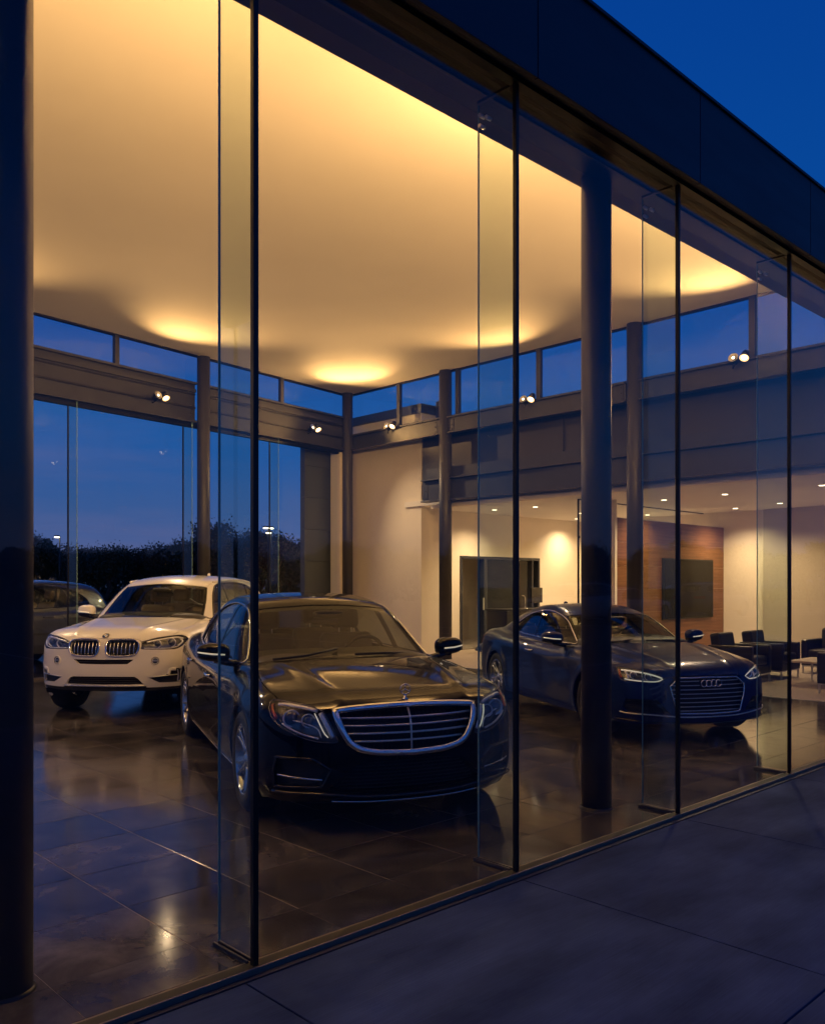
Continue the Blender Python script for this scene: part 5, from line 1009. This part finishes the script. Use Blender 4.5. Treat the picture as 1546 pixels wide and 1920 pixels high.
def det_coupe(C, root, g, paint):
    half = [(0, .665), (.335, .662), (.352, .652), (.432, .582), (.418, .50), (.362, .325), (.345, .312), (0, .305)]
    gr = recess(C, root, 'grille', M['mesh'], half, -.06)
    f = C.ln('F', half, 8); L_ = np.vstack([f, f[::-1]*np.array([1, -1, 1])]); C.trim('grille_frame', M['chrome'], L_, gr, .016, .018, off=.004, closed=True)
    for z, yx in ((.635, .365), (.592, .418), (.549, .421), (.506, .416), (.463, .40), (.420, .385), (.377, .372), (.336, .36)):
        for s_ in ((-1, 1) if z > .57 else (0,)):
            if s_ == 0: barF(C, gr, 'slat', 'satin', z, yx-.005, .009, .022, -.010)
            else: barF(C, gr, 'slat', 'satin', z, s_*(yx-.005), .009, .022, -.010, y0=s_*.12)
    for i in range(4):
        y = (i-1.5)*.0565; p = C.v('F', [(0, .609)])[0]; q = MB(); torus(q, .0335, .0048); q.xf(Matrix.Translation((p[0]+.022, y, .612)) @ Matrix(((0, 0, 1, 0), (1, 0, 0, 0), (0, 1, 0, 0), (0, 0, 0, 1)))).build('emblem_ring', M['chrome'], gr)
    for sg in (1, -1):
        k = np.array([1, sg, 1]); q = MB(); p = C.ln('F', g['side_intake']+[g['side_intake'][0]], 6)*k; cen = p.mean(0); inn = (p-cen)*.9+cen-np.array([.06, 0, 0]); bm = q.bm; A = [bm.verts.new(v) for v in p[:-1]]; Bv = [bm.verts.new(v) for v in inn[:-1]]; n = len(A)
        for i in range(n): bm.faces.new((A[i], A[(i+1) % n], Bv[(i+1) % n], Bv[i]))
        bm.faces.new(Bv); it = q.build('side_intake', M['plastic'], root)
        for z in np.linspace(.34, .43, 5): MB().tube((C.v('F', [(y, z) for y in np.linspace(.50, .80, 8)])*k-np.array([.03, 0, 0])).tolist(), .0045, 6).build('slat', M['mesh'], it)
        a = C.cv('F', [(.845, .318), (.80, .308), (.62, .300), (.46, .288), (.30, .277), (.0, .274)], 6)*k; nn = C.B.nrm(a*k)*k; MB().tube((a+nn*.008).tolist(), .014, 8, nrm=nn.tolist(), w=.014).build('silver_strip', M['satin'], root)
        a = C.cv('F', [(.86, .250), (.70, .235), (.473, .222), (.0, .212)], 6)*k; nn = C.B.nrm(a*k)*k; MB().tube((a+nn*.010).tolist(), .03, 8, nrm=nn.tolist(), w=.014).build('bumper_lip', M['black'], root)
        p = C.v('S', [(-.42, .80)])[0]*k
        for j in range(3): MB().box(Vector(p)+Vector((-.05+.035*j, -.004*sg, -.006)), Vector(p)+Vector((-.022+.035*j, .006*sg, .006)), .002).build('side_badge', M['chrome'], root)
    p = C.v('T', [(-2.45, 0)])[0]; MB().blob(Vector(p)+Vector((0, 0, .02)), (.06, .014, .035), (16, 10), (.8, .8)).build('aerial_fin', M['black'], root)
    for s_, (y0, y1) in ((1, (.02, .55)), (-1, (-.55, -.05))): C.trim('wiper', M['plastic'], C.v('T', [(-.40, y0), (-.45, (y0+y1)/2), (-.53, y1)]), root, .016, .02, off=.012)
COUF = dict(front_edge=[(0, .685), (.25, .684), (.385, .676)], notch=[(0, .296), (.345, .302), (.372, .318), (.428, .50), (.446, .582), (.40, .648), (.385, .676)], bump_top=[(.385, .676), (.466, .664)],
 hl_bottom=[(.466, .664), (.50, .640), (.54, .622), (.62, .620), (.72, .626), (.80, .634), (.842, .645), (.845, .70), (.83, .752)], hl_top=[(.466, .664), (.54, .698), (.61, .722), (.70, .742), (.78, .754), (.83, .760), (.83, .752)],
 hood_hl=None, hood_edge=[(.775, .385), (.66, .46), (.548, .525), (.35, .61), (.10, .68), (-.20, .715), (-.50, .705)], fend_hl=[(.385, .676), (.466, .668), (.54, .702), (.61, .726), (.70, .745), (.78, .757), (.83, .760)],
 cowl=[(-.50, .705), (-.41, .5), (-.345, .25), (-.32, 0)], fend_top=(-.66, .715), joint=[(.43, .755), (.42, .68), (.36, .60), (.29, .548)], arc_bump=(36, -30), arc_fend=(36, 197), arc_door=(-14, 62), arc_q=(150, -15),
 bump_bot_s=[(.31, .15), (.44, .20)], bump_bot_f=[(.84, .20), (.6, .20), (.3, .20), (0, .198)], sill_z=.235,
 holes=['side_intake'], central=[], side_intake=[(.82, .452), (.56, .448), (.44, .318), (.80, .314), (.835, .36)],
 hl_parts=[([(.49, .668), (.57, .698), (.66, .722), (.76, .738), (.812, .742)], .016, .016, -.012, 'lampwhite'), ([(.49, .656), (.55, .634), (.64, .632), (.76, .642), (.815, .652)], .012, .016, -.012, 'lampwhite'), ([(.79, .735), (.785, .69), (.79, .655)], .022, .02, -.012, 'reflector'), ([(.825, .742), (.836, .70), (.834, .66)], .024, .02, -.010, 'amber'), ([(.66, .712), (.67, .68), (.66, .645)], .010, .02, -.02, 'reflector')],
 projectors=[(.72, .685, .030), (.60, .672, .028)],
 door_front=[(-.66, .895), (-.56, .80), (-.46, .6), (-.44, .4), (-.46, .235)], door_split=[[(-1.92, .945), (-1.90, .80), (-1.82, .55), (-1.80, .4), (-1.80, .235)]], last_arch=False, handles=[(-1.62, .79)], sill_mat='paint', handle_mat='chrome',
 dlo_bot=[(-.74, .915), (-1.3, .935), (-1.9, .958), (-2.52, .985)], dlo_top=[(-.74, .925), (-.95, 1.05), (-1.2, 1.175), (-1.5, 1.25), (-1.85, 1.275), (-2.2, 1.23), (-2.5, 1.12), (-2.66, 1.03), (-2.62, .995)], ap_foot=(-.68, .905),
 pillars=[(-1.76, -1.79, .14)], ws_base=[(-.365, 0), (-.40, .3), (-.50, .55), (-.66, .695)], ws_side=[(-.66, .695), (-.9, .645), (-1.12, .59), (-1.27, .55)], ws_top=[(-1.18, 0), (-1.20, .3), (-1.27, .55)],
 roof_side=[(-1.27, .55), (-1.6, .565), (-2.1, .56), (-2.45, .53)], rw_side=[(-2.45, .53), (-2.8, .56), (-3.1, .58), (-3.28, .57)], roof_back=[(-2.55, 0), (-2.52, .3), (-2.45, .53)], rw_bottom=[(-3.36, 0), (-3.34, .35), (-3.28, .57)],
 deck_side=[(-3.28, .57), (-3.45, .66), (-3.64, .66)], deck_back=[(-3.74, 0), (-3.72, .35), (-3.64, .66)], quarter_back=[(-3.58, .86), (-3.45, .75), (-3.2, .58), (-3.10, .515)], rear_low=[(-3.1, .2), (-3.4, .19)], rear_bot=[(.7, .19), (.4, .19), (0, .19)],
 tail_lamp=[(.45, .88), (.80, .87), (.82, .75), (.50, .76)], mirror=dict(c=(-.84, .955, .985), r=(.085, .12, .075)), rim_r=.235, tyre_w=.245, wheel='b', eng_z=.52, band=.04, details=det_coupe,
 cabin=dict(dash_x=-.78, drv=.36, front_x=-1.60, rear_x=-2.35, back_h=.54, liner='seat'), step=.028)
# ------------------------------------------------------------------ cars on show
t_black, C_ = build_car(SEDAN, SAL, P_BLACK, 'saloon_car', 'glossy black luxury saloon with chrome grille and bonnet star, nearest the glass', 'car', (4.2019, 1.8275, -1.9574, 1.0129))
t_white, C_ = build_car(SUV, SUVF, P_WHITE, 'suv_car', 'white SUV with twin rounded grilles parked at the left behind the black saloon', 'car', (5.0457, 7.4116, -2.4241, 1.0))
t_blue, C_ = build_car(COUPE, COUF, P_BLUE, 'coupe_car', 'dark navy two-door coupe with four-ring grille badge, right of the round column', 'car', (8.484, 1.872, -2.056, .9837))
# ------------------------------------------------------------------ cars outside
p = LW(-6.2, 3.1)
g1 = copy_tree(t_white, None, {P_WHITE: P_GREY}); g1.name = 'suv_car.001'; g1.location = (LW(-8.95, 2.75)[0], LW(-8.95, 2.75)[1], -.05); g1.rotation_euler = (0, 0, math.atan2(dL[1], dL[0])+math.pi)
tag(g1, 'dark grey SUV parked outside beyond the rear left glass', 'car'); 
g2 = copy_tree(t_black, None, {P_BLACK: P_SILVER}); g2.location = (34.5, -17.8, -.05); g2.rotation_euler = (0, 0, R(4)); tag(g2, 'pale silver saloon out in the car park, mirrored faintly in the front glass', 'car')
for i, (x, y, rz) in enumerate([(27.5, -18.0, 184), (43, -18.2, 3)]):
    g3 = copy_tree(t_white, None, {P_WHITE: P_SILVER if i == 0 else P_GREY}); g3.location = (x, y, -.05); g3.rotation_euler = (0, 0, R(rz)); tag(g3, ['silver SUV in the car park, mirrored left of the pale saloon', 'grey SUV in the car park, mirrored right of the pale saloon'][i], 'car')
# ------------------------------------------------------------------ trees
def tree_mesh(seed, h, spread, dens, bare=False):
    r = random.Random(seed); tr = MB(); tips = []
    def limb(p, d, ln, rad, lvl):
        q = p; pts = [tuple(p)]
        for k in range(3):
            d = (d + Vector((r.uniform(-.25, .25), r.uniform(-.25, .25), r.uniform(-.05, .2)))).normalized(); q = q + d*ln/3; pts.append(tuple(q))
        tr.tube(pts, rad, 5, cap=False); tips.append((q, lvl))
        if lvl < (4 if bare else 3):
            for k in range(r.randint(3, 4)): limb(q - d*ln*r.uniform(0, .35), (d + Vector((r.uniform(-1, 1), r.uniform(-1, 1), r.uniform(-.1, .8)))).normalized(), ln*r.uniform(.55, .75), rad*.55, lvl+1)
    limb(Vector((0, 0, 0)), Vector((0, 0, 1)), h*.34, h*.022, 0)
    bm = bmesh.new(); cl_ = [t for t in tips if t[1] >= 1]; 
    for k in range(dens):
        c, lv = r.choice(cl_); c = c + Vector((r.gauss(0, spread), r.gauss(0, spread), r.gauss(0, spread*.8))); s_ = r.uniform(.05, .125)
        if c.z < .3: continue
        a = Vector((r.uniform(-1, 1), r.uniform(-1, 1), r.uniform(-1, 1))).normalized(); b = a.orthogonal().normalized(); e = a.cross(b)
        v = [bm.verts.new(c+b*s_), bm.verts.new(c+e*s_*.6), bm.verts.new(c-b*s_), bm.verts.new(c-e*s_*.6)]; bm.faces.new(v)
    me = bpy.data.meshes.new('crown'); bm.to_mesh(me); bm.free()
    return tr.mesh('trunk', M['bark'], fix=False), me
TM = [tree_mesh(1, 7, .42, 11000), tree_mesh(2, 6, .46, 11000), tree_mesh(3, 7.5, .36, 9000), tree_mesh(5, 6, .22, 2200, True), tree_mesh(9, 5, .5, 10000)]
for i, (a, b) in enumerate(TM): b.materials.append(M['leaf2'] if i in (3,) else M['leaf'])
rt = random.Random(4)
ORD = ['first', 'second', 'third', 'fourth', 'fifth', 'sixth', 'seventh', 'eighth', 'ninth', 'tenth', 'eleventh', 'twelfth', 'thirteenth', 'fourteenth', 'fifteenth', 'sixteenth', 'seventeenth', 'eighteenth', 'nineteenth', 'twentieth']
cnt = {}; spec = []
def plant():
    for px, x, y, k, sc_, zone in sorted(spec, key=lambda q: q[0]):
        hgt = ['tall full', 'broad rounded', 'high oval', 'thin half-bare', 'low bushy'][k]
        if zone == 'out': lab = '%s tree in the tree line beyond the left edge' % hgt; grp = '%s trees beyond the left edge' % hgt
        else:
            cnt[(k, zone)] = cnt.get((k, zone), -1)+1; w_ = 'mirrored tree line' if zone == 'mirror' else 'tree line behind the glass'
            lab = '%s tree, %s such from the left, in the %s' % (hgt, ORD[min(19, cnt[(k, zone)])], w_); grp = '%s trees in the %s' % (hgt, w_)
        t = empty('tree', (x, y, -.08), rt.uniform(0, 6.28), label=lab, cat='tree', group=grp); t.scale = (sc_, sc_, sc_)
        link('trunk', TM[k][0], None, t); link('crown', TM[k][1], None, t)
fu = np.array([.691, .723]); ru = np.array([.723, -.691])
def at(px, D): k = (px-773)/1620; v = fu+ru*k; return v[0]*D, v[1]*D-3.04
for px in list(np.arange(-1500, 20, 95))+list(np.arange(20, 700, 21)):
    D = rt.uniform(66, 84); q = px+rt.uniform(-8, 8); x, y = at(q, D); spec.append((q, x, y, rt.choice([0, 1, 4, 4, 3, 2]), rt.uniform(.92, 1.15)*(1.15 if px > 430 else 1), 'glass' if px >= 20 else 'out'))
for px, D, k, s_ in ((398, 70, 2, 1.2), (345, 72, 3, 1.2), (75, 72, 0, 1.0)): x, y = at(px, D); spec.append((px, x, y, k, s_, 'glass'))
plant(); spec.clear()
for px in np.arange(20, 1560, 34):
    D = rt.uniform(62, 84); v = fu+ru*((px-773)/1620); spec.append((px, v[0]*D, -(v[1]*D-3.04), rt.choice([0, 1, 2, 4, 3]), rt.uniform(.72, 1.0), 'mirror'))
plant()
hg = bmesh.new()
for (px0, px1, D, sgn) in ((-1500, 720, 88, 1), (-80, 1700, 90, -1)):
    for k in range(34000 if sgn > 0 else 24000):
        px = rt.uniform(px0, px1); d_ = D+rt.uniform(-5, 5); kk = (px-773)/1620; v = fu+ru*kk; x, y = v[0]*d_, v[1]*d_-3.04
        c = Vector((x, y*sgn, rt.uniform(-.1, 4.6+1.0*math.sin(px*.021)+.5*math.sin(px*.09)))); s_ = rt.uniform(.13, .3); a = Vector((rt.uniform(-1, 1), rt.uniform(-1, 1), rt.uniform(-1, 1))).normalized(); b = a.orthogonal().normalized(); e = a.cross(b)
        hg.faces.new([hg.verts.new(c+b*s_), hg.verts.new(c+e*s_), hg.verts.new(c-b*s_), hg.verts.new(c-e*s_)])
me = bpy.data.meshes.new('undergrowth'); hg.to_mesh(me); hg.free(); link('undergrowth', me, M['leaf'], None, kind='stuff', label='dark mass of bushes under the distant trees')

# lit lamps far out in the car park
for px, D, zz, nm, hh in ((503, 58, 5.35, 'distant double-headed street lamp lit in front of the trees', 2), (508.5, 56, 4.9, 'distant small street lamp just right of the double one', 1), (112, 60, 4.85, 'distant small street lamp at the left behind the SUV', 1)):
    x, y = at(px, D); sl = empty('street_lamp', (x, y, -.08), label=nm, cat='street lamp')
    MB().cyl((0, 0, 0), (0, 0, zz+.1), .07, .045, n=10).build('pole', M['dark'], sl)
    for j in range(hh): MB().box((-.35+.4*j, -.12, zz+.1), (-.05+.4*j, .12, zz+.2), .02).build('head', M['dark'], sl); MB().box((-.33+.4*j, -.10, zz+.03), (-.07+.4*j, .10, zz+.097)).build('lamp_face', M['down'], sl)
